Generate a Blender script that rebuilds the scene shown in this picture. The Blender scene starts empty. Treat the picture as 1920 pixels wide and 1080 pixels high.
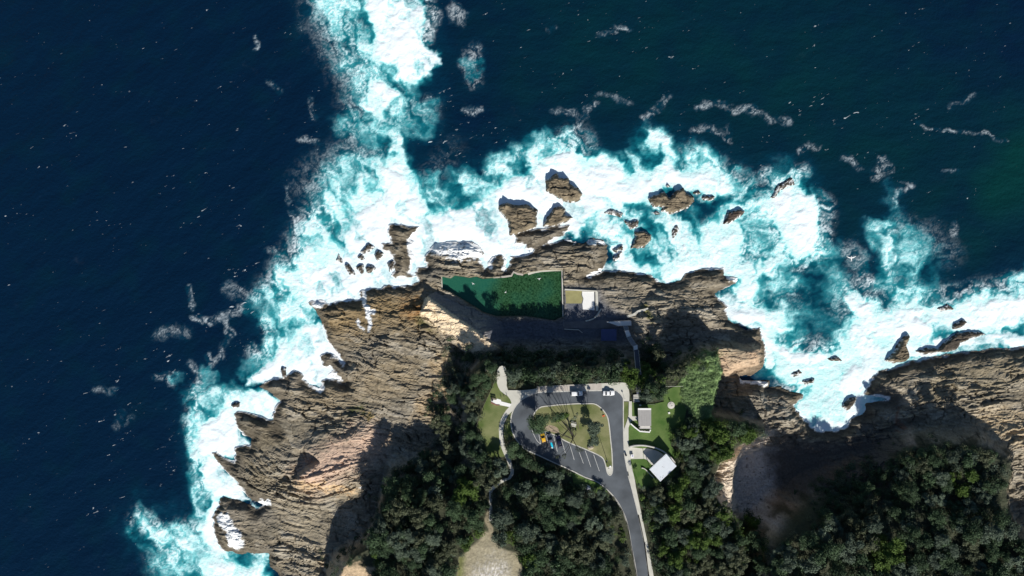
import bpy, bmesh, math, random
import numpy as np
from mathutils import Vector, Matrix
from mathutils.geometry import tessellate_polygon
random.seed(7); rng = np.random.default_rng(11)
S = bpy.context.scene
COL = S.collection
R = math.radians
# ------------------------------------------------------------------ camera, light, exposure
H, K = 315.0, 4.7                      # camera height (m), photo pixels per metre at sea level
cam = bpy.data.cameras.new('camera'); camo = bpy.data.objects.new('camera', cam); COL.objects.link(camo)
camo.location = (0, 0, H); cam.sensor_width = 36.0; cam.lens = 18.0 / ((960 / K) / H)
cam.clip_start = 1.0; cam.clip_end = 12000.0
S.camera = camo
SUN_EL, SUN_AZ = 34.0, R(162.0)        # azimuth clockwise from +Y
w = bpy.data.worlds.new('World'); S.world = w; w.use_nodes = True
nt = w.node_tree; bg = nt.nodes['Background']
sk = nt.nodes.new('ShaderNodeTexSky'); sk.sky_type = 'NISHITA'; sk.sun_disc = False
sk.sun_elevation = R(SUN_EL); sk.sun_rotation = SUN_AZ; sk.ozone_density = 6.0; sk.air_density = 1.3
nt.links.new(sk.outputs[0], bg.inputs[0]); bg.inputs[1].default_value = 0.05
sl = bpy.data.lights.new('sun', 'SUN'); sl.energy = 5.0; sl.angle = R(0.55); sl.color = (1.0, 0.95, 0.87)
so = bpy.data.objects.new('sun', sl); COL.objects.link(so)
sd_ = Vector((math.sin(SUN_AZ) * math.cos(R(SUN_EL)), math.cos(SUN_AZ) * math.cos(R(SUN_EL)), math.sin(R(SUN_EL))))
so.rotation_euler = sd_.to_track_quat('Z', 'Y').to_euler(); so.location = sd_ * 400
S.view_settings.view_transform = 'Standard'; S.view_settings.look = 'None'
S.view_settings.gamma = 1.0; S.view_settings.use_curve_mapping = False
S.view_settings.exposure = 0.30
S.render.engine = 'CYCLES'
S.cycles.max_bounces = 5; S.cycles.diffuse_bounces = 2

# ------------------------------------------------------------------ coordinates, noise, distance
def U(px, py, z=0.0):
    "survey point: photo pixel of a point whose height is known -> its place on the map (m)"
    f = (H - z) / H / K
    return ((px - 960) * f, (540 - py) * f)
def UP(poly, z=0.0): return [U(a, b, z) for a, b in poly]
def ss(a, b, x):
    t = np.clip((x - a) / (b - a), 0, 1); return t * t * (3 - 2 * t)
_perm = rng.permutation(512).astype(np.int32)
_gx = np.cos(np.arange(512) * 2.399963).astype(np.float32); _gy = np.sin(np.arange(512) * 2.399963).astype(np.float32)
def noise(x, y, seed=0):
    "gradient noise, about -0.7..0.7"
    x = np.asarray(x, np.float32) + seed * 17.31; y = np.asarray(y, np.float32) - seed * 9.17
    xi = np.floor(x); yi = np.floor(y); xf = x - xi; yf = y - yi
    xi = xi.astype(np.int32) & 511; yi = yi.astype(np.int32) & 511
    u = xf * xf * xf * (xf * (xf * 6 - 15) + 10); v = yf * yf * yf * (yf * (yf * 6 - 15) + 10)
    def g(ix, iy, fx, fy):
        h = _perm[(_perm[ix & 511] + iy) & 511]
        return _gx[h] * fx + _gy[h] * fy
    a = g(xi, yi, xf, yf); b = g(xi + 1, yi, xf - 1, yf); c = g(xi, yi + 1, xf, yf - 1); d = g(xi + 1, yi + 1, xf - 1, yf - 1)
    a += u * (b - a); c += u * (d - c)
    return a + v * (c - a)
def fbm(x, y, o=4, seed=0, gain=0.5):
    s = 0; a = 1.0; t = 0
    for k in range(o):
        s = s + a * noise(x, y, seed + k * 3); t += a; a *= gain; x = x * 2.03; y = y * 2.03
    return s / t * 1.5
def sdist(X, Y, poly):
    "signed distance to a closed outline, positive inside"
    P = np.asarray(poly, np.float32); Q = np.roll(P, -1, 0)
    d2 = np.full(X.shape, 1e12, np.float32); ins = np.zeros(X.shape, bool)
    for (ax, ay), (bx, by) in zip(P, Q):
        ex, ey = bx - ax, by - ay; l2 = ex * ex + ey * ey + 1e-9
        t = np.clip(((X - ax) * ex + (Y - ay) * ey) / l2, 0, 1)
        dx = X - ax - t * ex; dy = Y - ay - t * ey
        np.minimum(d2, dx * dx + dy * dy, out=d2)
        if ay != by:
            c = ((ay > Y) != (by > Y)) & (X < (bx - ax) * (Y - ay) / (by - ay) + ax); ins ^= c
    d = np.sqrt(d2); return np.where(ins, d, -d)
def ldist(X, Y, pts):
    d2 = np.full(X.shape, 1e12, np.float32)
    if len(pts) == 1: return np.hypot(X - pts[0][0], Y - pts[0][1])
    for (ax, ay), (bx, by) in zip(pts[:-1], pts[1:]):
        ex, ey = bx - ax, by - ay; l2 = ex * ex + ey * ey + 1e-9
        t = np.clip(((X - ax) * ex + (Y - ay) * ey) / l2, 0, 1)
        d2 = np.minimum(d2, (X - ax - t * ex) ** 2 + (Y - ay - t * ey) ** 2)
    return np.sqrt(d2)
def inside(px, py, poly):
    c = False; n = len(poly); j = n - 1
    for i in range(n):
        xi, yi = poly[i]; xj, yj = poly[j]
        if (yi > py) != (yj > py) and px < (xj - xi) * (py - yi) / (yj - yi) + xi: c = not c
        j = i
    return c

# a survey raster in map units of photo pixels (2 px per cell), used for the coast and the foam
RX0, RY0, RX1, RY1, RS = -120, -80, 2040, 1240, 2.0
rx = np.arange(RX0, RX1, RS, dtype=np.float32); ry = np.arange(RY0, RY1, RS, dtype=np.float32)
GX, GY = np.meshgrid(rx, ry)
def samp(A, px, py):
    fx = np.clip((px - RX0) / RS, 0, A.shape[1] - 1.001); fy = np.clip((py - RY0) / RS, 0, A.shape[0] - 1.001)
    ix = fx.astype(np.int32); iy = fy.astype(np.int32); fx = fx - ix; fy = fy - iy
    return (A[iy, ix] * (1 - fx) + A[iy, ix + 1] * fx) * (1 - fy) + (A[iy + 1, ix] * (1 - fx) + A[iy + 1, ix + 1] * fx) * fy
def win(pts, m):
    xs = [p[0] for p in pts]; ys = [p[1] for p in pts]
    a = int(max(0, (min(xs) - m - RX0) // RS)); b = int(min(GX.shape[1], (max(xs) + m - RX0) // RS + 2))
    c = int(max(0, (min(ys) - m - RY0) // RS)); d = int(min(GX.shape[0], (max(ys) + m - RY0) // RS + 2))
    return slice(c, max(c, d)), slice(a, max(a, b))
def brush(A, pts, r, val=1.0, soft=0.6):
    s = win(pts, r + 4)
    d = ldist(GX[s], GY[s], pts)
    A[s] = np.maximum(A[s], val * ss(r, r * (1 - soft), d))
def fill(A, pts, val=1.0, soft=6.0):
    s = win(pts, soft * 2 + 4)
    A[s] = np.maximum(A[s], val * ss(-soft, soft, sdist(GX[s], GY[s], pts)))

# ------------------------------------------------------------------ objects and materials helpers
def link(o, parent=None):
    COL.objects.link(o)
    if parent is not None: o.parent = parent
    return o
def tag(o, label=None, cat=None, group=None, kind=None):
    if label: o['label'] = label
    if cat: o['category'] = cat
    if group: o['group'] = group
    if kind: o['kind'] = kind
    return o
def empty(name, loc=(0, 0, 0), rz=0.0, label=None, cat=None, group=None):
    o = bpy.data.objects.new(name, None); o.location = loc; o.rotation_euler = (0, 0, rz); o.empty_display_size = 0.3
    link(o); return tag(o, label, cat, group)
def mobj(name, bm, mat, parent=None, smooth=False):
    me = bpy.data.meshes.new(name); bmesh.ops.recalc_face_normals(bm, faces=bm.faces); bm.to_mesh(me); bm.free()
    if mat: me.materials.append(mat)
    if smooth: me.polygons.foreach_set('use_smooth', [True] * len(me.polygons))
    return link(bpy.data.objects.new(name, me), parent)
def pobj(name, verts, faces, mat, parent=None):
    me = bpy.data.meshes.new(name); me.from_pydata(verts, [], faces)
    if mat: me.materials.append(mat)
    return link(bpy.data.objects.new(name, me), parent)
def shared(name, me, parent=None):
    return link(bpy.data.objects.new(name, me), parent)
def bx(bm, c, s, rz=0.0, bev=0.0, rot=None):
    t = bmesh.new(); bmesh.ops.create_cube(t, size=1.0)
    bmesh.ops.scale(t, vec=s, verts=t.verts)
    if bev: bmesh.ops.bevel(t, geom=t.edges[:], offset=bev, segments=2, affect='EDGES', profile=0.6)
    m = Matrix.Translation(c) @ (rot if rot else Matrix.Rotation(rz, 4, 'Z')); bmesh.ops.transform(t, matrix=m, verts=t.verts)
    me = bpy.data.meshes.new('t'); t.to_mesh(me); t.free(); bm.from_mesh(me); bpy.data.meshes.remove(me)
def tube(bm, a, b, r0, r1=None, n=8):
    r1 = r0 if r1 is None else r1
    a = Vector(a); b = Vector(b); d = (b - a); q = d.to_track_quat('Z', 'Y').to_matrix()
    A = []; B = []
    for k in range(n):
        c = Vector((math.cos(k * 2 * math.pi / n), math.sin(k * 2 * math.pi / n), 0))
        A.append(bm.verts.new(a + q @ (c * r0))); B.append(bm.verts.new(b + q @ (c * r1)))
    for k in range(n): bm.faces.new((A[k], A[(k + 1) % n], B[(k + 1) % n], B[k]))
    bm.faces.new(A[::-1]); bm.faces.new(B)
def prism(bm, poly, z0, z1):
    "closed solid of an outline (x,y) list; z1 may be a list"
    n = len(poly); zt = z1 if isinstance(z1, (list, tuple)) else [z1] * n
    a = [bm.verts.new((p[0], p[1], z0)) for p in poly]; b = [bm.verts.new((p[0], p[1], zt[i])) for i, p in enumerate(poly)]
    for i in range(n): bm.faces.new((a[i], a[(i + 1) % n], b[(i + 1) % n], b[i]))
    for t in tessellate_polygon([[Vector((p[0], p[1], 0)) for p in poly]]):
        bm.faces.new([a[i] for i in t]); bm.faces.new([b[i] for i in t])
def ribbon(pts, wd, closed=False):
    "left and right edges of a strip along a path"
    L, Rr = [], []; n = len(pts)
    for i in range(n):
        a = Vector(pts[(i - 1) % n] if closed or i > 0 else pts[i]); b = Vector(pts[(i + 1) % n] if closed or i < n - 1 else pts[i])
        d = (b - a).normalized(); nn = Vector((-d.y, d.x)); p = Vector(pts[i])
        L.append(p + nn * wd / 2); Rr.append(p - nn * wd / 2)
    return L, Rr
def strip(bm, pts, wd, z0, z1, closed=False):
    L, Rr = ribbon(pts, wd, closed); n = len(pts)
    zz = z1 if isinstance(z1, (list, tuple)) else [z1] * n
    zb = z0 if isinstance(z0, (list, tuple)) else [z0] * n
    q = [[bm.verts.new((L[i].x, L[i].y, zb[i])), bm.verts.new((L[i].x, L[i].y, zz[i])), bm.verts.new((Rr[i].x, Rr[i].y, zz[i])), bm.verts.new((Rr[i].x, Rr[i].y, zb[i]))] for i in range(n)]
    for i in range(n if closed else n - 1):
        j = (i + 1) % n
        for k in range(4): bm.faces.new((q[i][k], q[i][(k + 1) % 4], q[j][(k + 1) % 4], q[j][k]))
    if not closed: bm.faces.new(q[0]); bm.faces.new(q[-1][::-1])
def smoothline(pts, n=6, closed=False):
    out = []; m = len(pts)
    for i in range(m if closed else m - 1):
        p0 = Vector(pts[(i - 1) % m] if closed or i else pts[0]); p1 = Vector(pts[i]); p2 = Vector(pts[(i + 1) % m]); p3 = Vector(pts[(i + 2) % m] if closed or i < m - 2 else pts[-1])
        for k in range(n):
            t = k / n
            out.append(tuple(0.5 * ((2 * p1) + (-p0 + p2) * t + (2 * p0 - 5 * p1 + 4 * p2 - p3) * t * t + (-p0 + 3 * p1 - 3 * p2 + p3) * t ** 3)))
    if not closed: out.append(tuple(pts[-1]))
    return out
def mat(name, col, rough=0.8, var=0.0, scale=2.0, bump=0.0, bscale=8.0, spec=0.3, metal=0.0, col2=None, detail=6.0):
    m = bpy.data.materials.new(name); m.use_nodes = True; t = m.node_tree; b = t.nodes['Principled BSDF']
    b.inputs['Roughness'].default_value = rough; b.inputs['Metallic'].default_value = metal
    b.inputs['Specular IOR Level'].default_value = spec
    b.inputs['Base Color'].default_value = (*col, 1)
    if var or col2:
        tc = t.nodes.new('ShaderNodeTexCoord'); n = t.nodes.new('ShaderNodeTexNoise'); n.inputs['Scale'].default_value = scale; n.inputs['Detail'].default_value = detail
        t.links.new(tc.outputs['Object'], n.inputs['Vector'])
        r = t.nodes.new('ShaderNodeValToRGB'); r.color_ramp.elements[0].position = 0.3; r.color_ramp.elements[1].position = 0.7
        c2 = col2 if col2 else tuple(min(1, c * (1 + var)) for c in col)
        r.color_ramp.elements[0].color = (*[c * (1 - var) for c in col], 1); r.color_ramp.elements[1].color = (*c2, 1)
        t.links.new(n.outputs['Fac'], r.inputs[0]); t.links.new(r.outputs[0], b.inputs['Base Color'])
    if bump:
        tc = t.nodes.new('ShaderNodeTexCoord'); n = t.nodes.new('ShaderNodeTexNoise'); n.inputs['Scale'].default_value = bscale; n.inputs['Detail'].default_value = 5
        t.links.new(tc.outputs['Object'], n.inputs['Vector'])
        u = t.nodes.new('ShaderNodeBump'); u.inputs['Strength'].default_value = 1.0; u.inputs['Distance'].default_value = bump
        t.links.new(n.outputs['Fac'], u.inputs['Height']); t.links.new(u.outputs[0], b.inputs['Normal'])
    return m
def grid_mesh(name, xs, ys, Z, keep, attrs, m, smooth):
    ny, nx = Z.shape
    X, Y = np.meshgrid(xs, ys)
    fk = keep[:-1, :-1] | keep[1:, :-1] | keep[:-1, 1:] | keep[1:, 1:]
    idx = np.arange(ny * nx, dtype=np.int32).reshape(ny, nx)
    q = np.stack([idx[:-1, :-1], idx[:-1, 1:], idx[1:, 1:], idx[1:, :-1]], -1)[fk]
    used = np.zeros(ny * nx, bool); used[q.ravel()] = True
    remap = np.cumsum(used).astype(np.int32) - 1; q = remap[q]
    co = np.stack([X, Y, Z], -1).reshape(-1, 3)[used].astype(np.float32)
    me = bpy.data.meshes.new(name); me.vertices.add(len(co)); me.vertices.foreach_set('co', co.ravel())
    me.loops.add(q.size); me.loops.foreach_set('vertex_index', q.ravel())
    me.polygons.add(len(q)); me.polygons.foreach_set('loop_start', np.arange(0, q.size, 4, dtype=np.int32))
    me.polygons.foreach_set('use_smooth', np.full(len(q), smooth))
    me.update(calc_edges=True)
    for an, A in attrs.items():
        if A.ndim == 3:
            at = me.attributes.new(an, 'FLOAT_COLOR', 'POINT')
            c = np.ones((len(co), 4), np.float32); c[:, :3] = A.reshape(-1, 3)[used]; at.data.foreach_set('color', c.ravel())
        else:
            at = me.attributes.new(an, 'FLOAT', 'POINT'); at.data.foreach_set('value', A.ravel()[used].astype(np.float32))
    me.materials.append(m)
    return link(bpy.data.objects.new(name, me))

# ------------------------------------------------------------------ the coast, traced
COAST = [(522,1080),(506,1065),(505,1045),(500,1040),(440,1038),(412,1032),(405,1015),(400,1000),(397,975),(405,960),(412,940),(418,934),(440,940),
 (465,947),(477,958),(494,946),(470,938),(448,915),(432,895),(420,877),(405,868),(396,853),(402,850),(415,860),(438,870),(441,850),(437,838),(452,838),(470,840),
 (470,822),(455,815),(447,805),(437,780),(442,774),(465,776),(485,785),(510,790),(517,805),(521,812),(513,795),(511,780),(515,765),(527,752),(510,740),(485,724),
 (505,715),(512,710),(535,712),(540,702),(550,694),(562,700),(567,715),(585,727),(600,731),(602,712),(615,710),(630,715),(647,720),(637,712),(615,700),
 (625,695),(620,687),(607,687),(600,670),(612,662),(625,665),(637,679),(645,680),(630,660),(615,642),(610,622),(600,595),(590,580),(577,567),(582,564),(597,562),(606,566),
 (615,573),(630,564),(650,567),(675,561),(677,545),(697,541),(740,537),(777,533),(787,527),(780,520),(740,521),(731,517),(739,511),(737,495),(737,480),(730,470),
 (715,467),(717,456),(735,455),(730,440),(727,425),(735,420),(757,425),(785,425),(777,435),(765,450),(777,455),(767,470),(772,477),(770,495),(767,512),(779,517),(780,505),
 (802,500),(792,490),(807,467),(815,455),(835,455),(860,455),(885,452),(902,465),(905,477),(895,484),(910,507),(920,485),(942,477),(947,487),(947,510),(955,500),(960,482),(982,480),(997,475),(1005,467),
 (985,467),(987,457),(967,455),(967,442),(975,437),(1000,432),(1015,430),(1035,425),(1067,422),(1067,430),(1052,440),(1020,460),(1065,450),(1080,455),(1092,460),
 (1100,452),(1115,445),(1130,452),(1136,460),(1135,477),(1132,495),(1127,507),(1100,519),(1135,511),(1160,509),(1180,512),(1200,514),(1220,517),(1232,527),(1247,531),(1277,529),(1285,515),
 (1292,510),(1322,506),(1357,504),(1360,517),(1385,522),(1380,530),(1365,537),(1340,550),(1345,562),(1367,577),(1360,587),(1365,600),(1390,610),(1402,620),(1425,617),
 (1432,637),(1437,652),(1437,675),(1432,690),(1410,702),(1385,705),(1390,715),(1445,715),(1440,728),(1465,727),(1507,745),(1490,760),(1502,780),(1522,802),(1540,810),(1575,809),
 (1590,800),(1600,783),(1625,780),(1628,757),(1650,757),(1672,748),(1660,742),(1625,738),(1640,710),(1650,697),(1690,690),(1715,677),(1725,680),(1745,675),(1790,665),(1827,660),
 (1865,656),(1920,654),(2300,640),(6000,400),(6000,6000),(-600,6000),(300,1500),(480,1180),(530,1110)]
CD = sdist(GX, GY, COAST) / K                       # metres, positive on land, for points at about z=1.5
ZC = 1.5
def coastd(x, y):
    f = K * H / (H - ZC); return samp(CD, 960 + x * f, 540 - y * f)

# sea rocks: (outline px, height, label, group)
def c5(l): return [(960 + a / 4, 270 + b / 4) for a, b in l]
def c3(l): return [(480 + a / 4, 270 + b / 4) for a, b in l]
def c7(l): return [(1440 + a / 4, 540 + b / 4) for a, b in l]
def c6(l): return [(1440 + a / 4, 270 + b / 4) for a, b in l]
def c1(l): return [(240 + a / 4, 540 + b / 4) for a, b in l]
GA = 'rocks standing in the surf north of the pool'; GW = 'small dark rocks awash west of the pool'; GE = 'rocks in the surf of the eastern cove'
ROCKS = [
 (c5([(258,265),(300,245),(335,215),(350,255),(420,258),(440,300),(500,330),(535,370),(505,420),(440,437),(370,412),(310,382),(258,350)]), 4.2, 'rounded brown ledge rock standing alone furthest north in the white surf', GA),
 ([(935,385),(950,379),(962,385),(987,383),(1008,394),(1004,427),(970,439),(956,439),(952,412),(937,396)], 4.0, 'large blocky tan rock in the surf with a square southern end', GA),
 (c5([(240,612),(270,545),(305,500),(315,480),(360,468),(402,490),(400,530),(460,550),(420,580),(360,602),(330,616)]), 3.2, 'tan rock with a pointed eastern tip just east of the large blocky rock', GA),
 (c5([(1020,410),(1070,382),(1150,362),(1180,400),(1240,350),(1290,330),(1312,370),(1365,390),(1370,430),(1330,470),(1250,500),(1200,522),(1130,500),(1140,470),(1060,460)]), 3.4, 'wide layered brown rock with deep east to west ledges in the surf', GA),
 (c5([(1590,600),(1605,555),(1622,510),(1720,488),(1747,505),(1720,542),(1640,588)]), 2.2, 'small reddish brown rock at the eastern edge of the surf', GA),
 (c5([(895,780),(930,700),(918,660),(990,648),(1047,680),(1042,722),(990,772)]), 2.6, 'tilted oval brown rock with a dark northern edge close to the shore', GA),
 (c5([(840,572),(900,582),(950,568),(942,622),(890,642)]), 1.2, 'low dark wet rock just north of the tilted oval rock', GA),
 (c5([(690,512),(740,485),(832,520),(820,547),(760,532)]), 1.0, 'low dark wet rock awash west of the layered rock', GA),
 (c5([(760,792),(832,755),(830,790),(780,807)]), 1.2, 'small dark wedge of rock south west of the tilted oval rock', GA),
 (c5([(760,852),(822,808),(802,862),(770,872)]), 1.2, 'smallest dark rock between the tilted oval rock and the shore ledge', GA),
 (c5([(1425,402),(1450,384),(1526,395),(1510,416),(1440,420)]), 1.3, 'thin reddish rock just east of the wide layered rock', GA),
 (c5([(1360,362),(1400,345),(1422,372),(1385,378)]), 0.9, 'tiny dark rock north east of the wide layered rock', GA),
 (c5([(1150,310),(1175,298),(1190,318),(1165,325)]), 0.8, 'tiny dark rock showing through foam north of the layered rock', GA),
 (c5([(1060,520),(1085,508),(1110,520),(1080,530)]), 0.8, 'tiny dark rock south of the wide layered rock', GA),
 (c5([(1200,650),(1240,605),(1260,640),(1212,712)]), 0.7, 'submerged dark rock showing through pale turquoise foam', GA),
 (c3([(600,872),(620,830),(645,882)]), 1.2, 'westernmost small dark rock awash in the thick white foam west of the pool', GW),
 (c3([(665,912),(690,900),(742,960),(742,982),(705,977)]), 1.4, 'slanting dark rock, second from the west in the cluster awash west of the pool', GW),
 (c3([(750,922),(800,900),(802,970),(785,982)]), 1.4, 'forked dark rock, third from the west in the cluster awash west of the pool', GW),
 (c3([(815,930),(860,903),(897,930),(880,952),(830,968)]), 1.5, 'broad dark rock at the eastern end of the southern row awash in foam', GW),
 (c3([(760,845),(790,825),(817,860),(790,872)]), 1.3, 'small dark rock alone just north of the southern row awash in foam', GW),
 (c3([(778,805),(850,748),(890,770),(860,800),(800,822)]), 1.9, 'long dark rock beside the shore at the edge of the white foam', GW),
 (c3([(885,832),(910,800),(952,820),(942,852),(905,872)]), 1.5, 'pointed dark rock between the round tan boulder and the long dark rock', GW),
 (c3([(978,895),(1035,870),(1032,932),(1000,952)]), 2.0, 'round tan boulder touching the western shore ledge', GW),
 (c7([(890,548),(960,480),(1000,400),(1062,348),(1072,370),(1050,430),(1072,520),(1040,552),(950,562)]), 3.0, 'tall brown triangular rock in the eastern cove beside the shore', GE),
 (c7([(1118,472),(1200,450),(1280,460),(1350,390),(1430,340),(1550,330),(1642,345),(1550,372),(1450,412),(1420,462),(1300,482),(1180,502)]), 2.2, 'long low brown reef rock lying parallel to the eastern shore', GE),
 (c7([(1390,312),(1400,270),(1470,238),(1502,265),(1450,302)]), 1.3, 'small dark rock in the foam just north of the long reef rock', GE),
 (c7([(170,652),(240,610),(262,642),(200,672)]), 1.0, 'small dark wet rock in the middle of the eastern cove, northern of two', GE),
 (c7([(260,702),(350,680),(342,712),(280,724)]), 1.0, 'small dark wet rock in the middle of the eastern cove, southern of two', GE),
 (c7([(560,892),(600,840),(672,820),(662,862),(600,922)]), 1.6, 'dark rock at the head of the eastern cove split off by foam', GE),
 (c7([(450,532),(520,513),(562,547),(500,552)]), 0.8, 'low dark rock under foam in the northern part of the cove', GE),
 (c6([(20,405),(70,312),(180,250),(202,300),(100,345),(52,412)]), 0.7, 'long dark reef breaking the offshore swell beside a round foam patch', 'offshore reefs'),
 (c7([(1268,152),(1350,120),(1402,160),(1300,177)]), 0.7, 'dark reef top just off the eastern shore foam', 'offshore reefs'),
 (c1([(770,882),(800,855),(836,860),(830,892),(790,902)]), 1.2, 'small dark rock in foam off the southern ledge of the west shore', 'rocks off the west shore'),
 (c1([(1145,632),(1150,600),(1182,598),(1186,660),(1160,682)]), 1.3, 'small dark rock in foam beside the pointed ledge of the west shore', 'rocks off the west shore'),
 (c1([(625,700),(680,690),(690,712),(640,722)]), 0.0, None, None),
]
ROCKS = [r for r in ROCKS if r[2]]
RD = CD.copy()
for poly, hh, lb, gr in ROCKS:
    s = win(poly, 60); RD[s] = np.maximum(RD[s], sdist(GX[s], GY[s], poly) / K)

# ------------------------------------------------------------------ foam, traced
FW = np.zeros_like(GX); FT = np.zeros_like(GX); FL = np.zeros_like(GX); FG = np.zeros_like(GX); FK = np.zeros_like(GX)
# solid white
fill(FW, [(690,-40),(790,-40),(800,20),(796,62),(802,82),(832,100),(830,122),(800,145),(772,154),(748,140),(738,112),(720,118),(705,95),(702,50),(690,20)], 1, 9)
fill(FW, [(690,160),(715,150),(740,165),(742,180),(725,200),(715,218),(690,205),(668,192),(690,190),(692,175)], 1, 6)
fill(FW, [(732,292),(748,300),(765,315),(775,340),(795,380),(800,402),(840,388),(870,390),(900,372),(930,352),(955,338),(975,330),(1000,312),(1030,302),(1060,292),(1100,300),(1140,306),(1160,312),(1180,335),
 (1260,325),(1320,318),(1340,328),(1375,345),(1365,362),(1320,372),(1300,350),(1230,352),(1205,372),(1175,385),(1110,400),(1080,440),(1060,440),(1040,480),(780,545),(700,575),(610,590),(580,570),(560,560),(540,530),(560,503),(610,500),(640,470),
 (650,440),(660,412),(680,395),(700,372),(715,350),(720,320)], 1, 16)
fill(FW, [(540,530),(560,503),(595,485),(608,455),(622,430),(618,402),(645,385),(665,362),(695,345),(715,320),(740,400),(640,520)], 0.55, 16)
fill(FW, [(1140,500),(1180,480),(1240,500),(1290,490),(1370,490),(1400,500),(1420,520),(1400,545),(1350,560),(1340,550),(1380,520),(1350,510),(1280,525),(1230,522),(1190,508)], 0.66, 10)
fill(FW, [(1340,380),(1385,370),(1395,440),(1380,490),(1320,500),(1310,440)], 0.55, 14)
brush(FW, [(1190,515),(1235,525),(1290,505),(1360,500),(1400,512)], 9, 0.9); brush(FW, [(1150,470),(1180,500),(1140,505)], 16, 0.85)
fill(FW, [(620,600),(595,612),(565,615),(545,640),(512,665),(492,690),(470,708),(465,722),(500,720),(545,705),(600,735),(650,722),(640,675)], 1, 7)
fill(FW, [(500,735),(470,730),(455,745),(430,762),(402,775),(376,800),(370,830),(384,850),(440,872),(475,840),(450,800),(440,775),(510,795),(530,755)], 0.93, 8)
fill(FW, [(396,855),(382,880),(392,920),(400,935),(420,930),(495,948),(480,960),(450,900),(420,870)], 0.95, 6)
fill(FW, [(400,940),(390,970),(380,990),(384,1012),(400,1040),(430,1046),(415,1025),(402,985),(415,940)], 1, 6)
fill(FW, [(380,1050),(420,1060),(480,1060),(525,1085),(500,1120),(370,1120),(375,1070)], 0.8, 10)
fill(FW, [(1345,552),(1372,538),(1412,528),(1425,545),(1400,560),(1430,580),(1470,600),(1480,615),(1440,640),(1425,625),(1365,600)], 0.9, 10)
fill(FW, [(1438,640),(1490,655),(1540,665),(1580,655),(1600,615),(1610,560),(1640,570),(1670,600),(1690,575),(1720,565),(1740,585),(1790,580),(1830,570),(1870,562),(1960,555),(1960,660),(1690,700),(1640,720),(1620,770),(1590,808),(1545,815),(1500,780),(1480,755),(1500,735),(1450,710)], 0.58, 16)
brush(FW, [(1440,650),(1490,668),(1540,672)], 13, 0.95); brush(FW, [(1600,560),(1625,600),(1610,640),(1640,660),(1600,700)], 26, 0.8); brush(FW, [(1660,610),(1720,600),(1790,600),(1870,585),(1960,580)], 34, 1.0); brush(FW, [(1690,660),(1760,650),(1830,635),(1960,640)], 20, 0.95)
brush(FW, [(1640,700),(1610,740),(1590,790),(1570,806),(1530,800)], 15, 0.95); brush(FW, [(1580,720),(1640,680)], 22, 0.85); brush(FW, [(1345,560),(1370,590),(1410,615),(1440,640),(1440,690)], 10, 0.95); brush(FW, [(1490,765),(1520,795)], 12, 0.8)
fill(FW, [(1450,375),(1475,350),(1500,345),(1528,365),(1534,400),(1528,450),(1528,472),(1500,480),(1465,458),(1447,422)], 0.95, 9)
brush(FW, [(1070,290),(1084,292)], 14, 0.95); brush(FW, [(1030,300),(1060,296)], 16, 0.9); brush(FW, [(1125,300),(1135,315)], 14, 0.9); brush(FW, [(1245,325),(1270,330)], 20, 0.95)
brush(FW, [(1220,268),(1240,258)], 14, 0.62)
# aerated turquoise water
T = lambda pts, r, v=0.75, s=0.85: brush(FT, pts, r, v, s)
T([(610,-40),(625,20),(655,80),(690,150),(725,230)], 58, 0.62); T([(670,-40),(690,60),(720,130)], 62, 0.74); T([(760,150),(755,210),(730,260)], 45, 0.75)
T([(660,235),(720,250),(790,220)], 55, 0.62); T([(735,270),(745,310)], 38, 0.8); T([(640,330),(700,320),(745,330)], 55, 0.7); T([(600,400),(620,370),(680,350)], 45, 0.85)
T([(590,430),(600,480),(560,500),(530,540),(530,600),(540,640)], 48, 0.9); T([(560,560),(580,600)], 40, 0.95); T([(800,370),(900,340),(960,300),(1030,290)], 45, 0.75); T([(910,330),(990,275),(1050,265)], 28, 0.6)
T([(1050,270),(1080,260),(1110,300)], 32, 0.55); T([(1160,330),(1200,290),(1235,255)], 40, 0.75); T([(1230,262),(1245,300)], 44, 0.9); T([(1300,300),(1360,330),(1410,390),(1430,450)], 48, 0.72)
T([(1100,320),(1200,340),(1300,340)], 60, 1.0); T([(1150,430),(1250,440),(1350,460)], 75, 0.98); T([(1200,480),(1320,490),(1420,500)], 50, 0.9); T([(1430,400),(1440,480),(1480,540)], 60, 0.68)
T([(1480,340),(1500,400),(1490,460)], 68, 0.62); T([(1540,480),(1565,530)], 55, 0.55); T([(1430,560),(1470,600),(1450,680)], 55, 0.75); T([(1500,560),(1560,610)], 60, 0.42)
T([(1670,350),(1665,400)], 26, 0.36); T([(1655,430),(1668,500),(1680,560),(1690,620)], 42, 0.78); T([(1700,440),(1720,520),(1700,580)], 52, 0.62); T([(1750,500),(1745,560)], 45, 0.4)
T([(1690,600),(1780,590),(1880,570),(1960,560)], 48, 0.9); T([(1905,540),(1930,520)], 30, 0.7); T([(1600,660),(1660,640),(1600,740)], 90, 0.95); T([(1540,700),(1560,770)], 60, 0.95)
T([(270,985),(310,1000),(370,1030),(430,1060)], 52, 0.78); T([(330,990),(390,1010)], 40, 0.7); T([(300,1030),(350,1075)], 60, 0.6); T([(370,780),(380,850),(385,900),(390,960)], 40, 0.72)
T([(360,740),(390,720),(375,690)], 24, 0.45); T([(310,700),(330,720)], 16, 0.4); T([(400,760),(470,760),(500,770)], 42, 0.85); T([(470,690),(500,660),(490,640)], 28, 0.5); T([(520,540),(500,580),(510,640)], 36, 0.6)
T([(470,570),(520,600)], 26, 0.5); T([(480,1050),(500,1060)], 30, 0.9); T([(390,1060),(440,1050)], 50, 0.9)
T([(880,110),(885,140)], 16, 0.42); T([(1060,250),(1080,235)], 20, 0.4)
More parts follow.
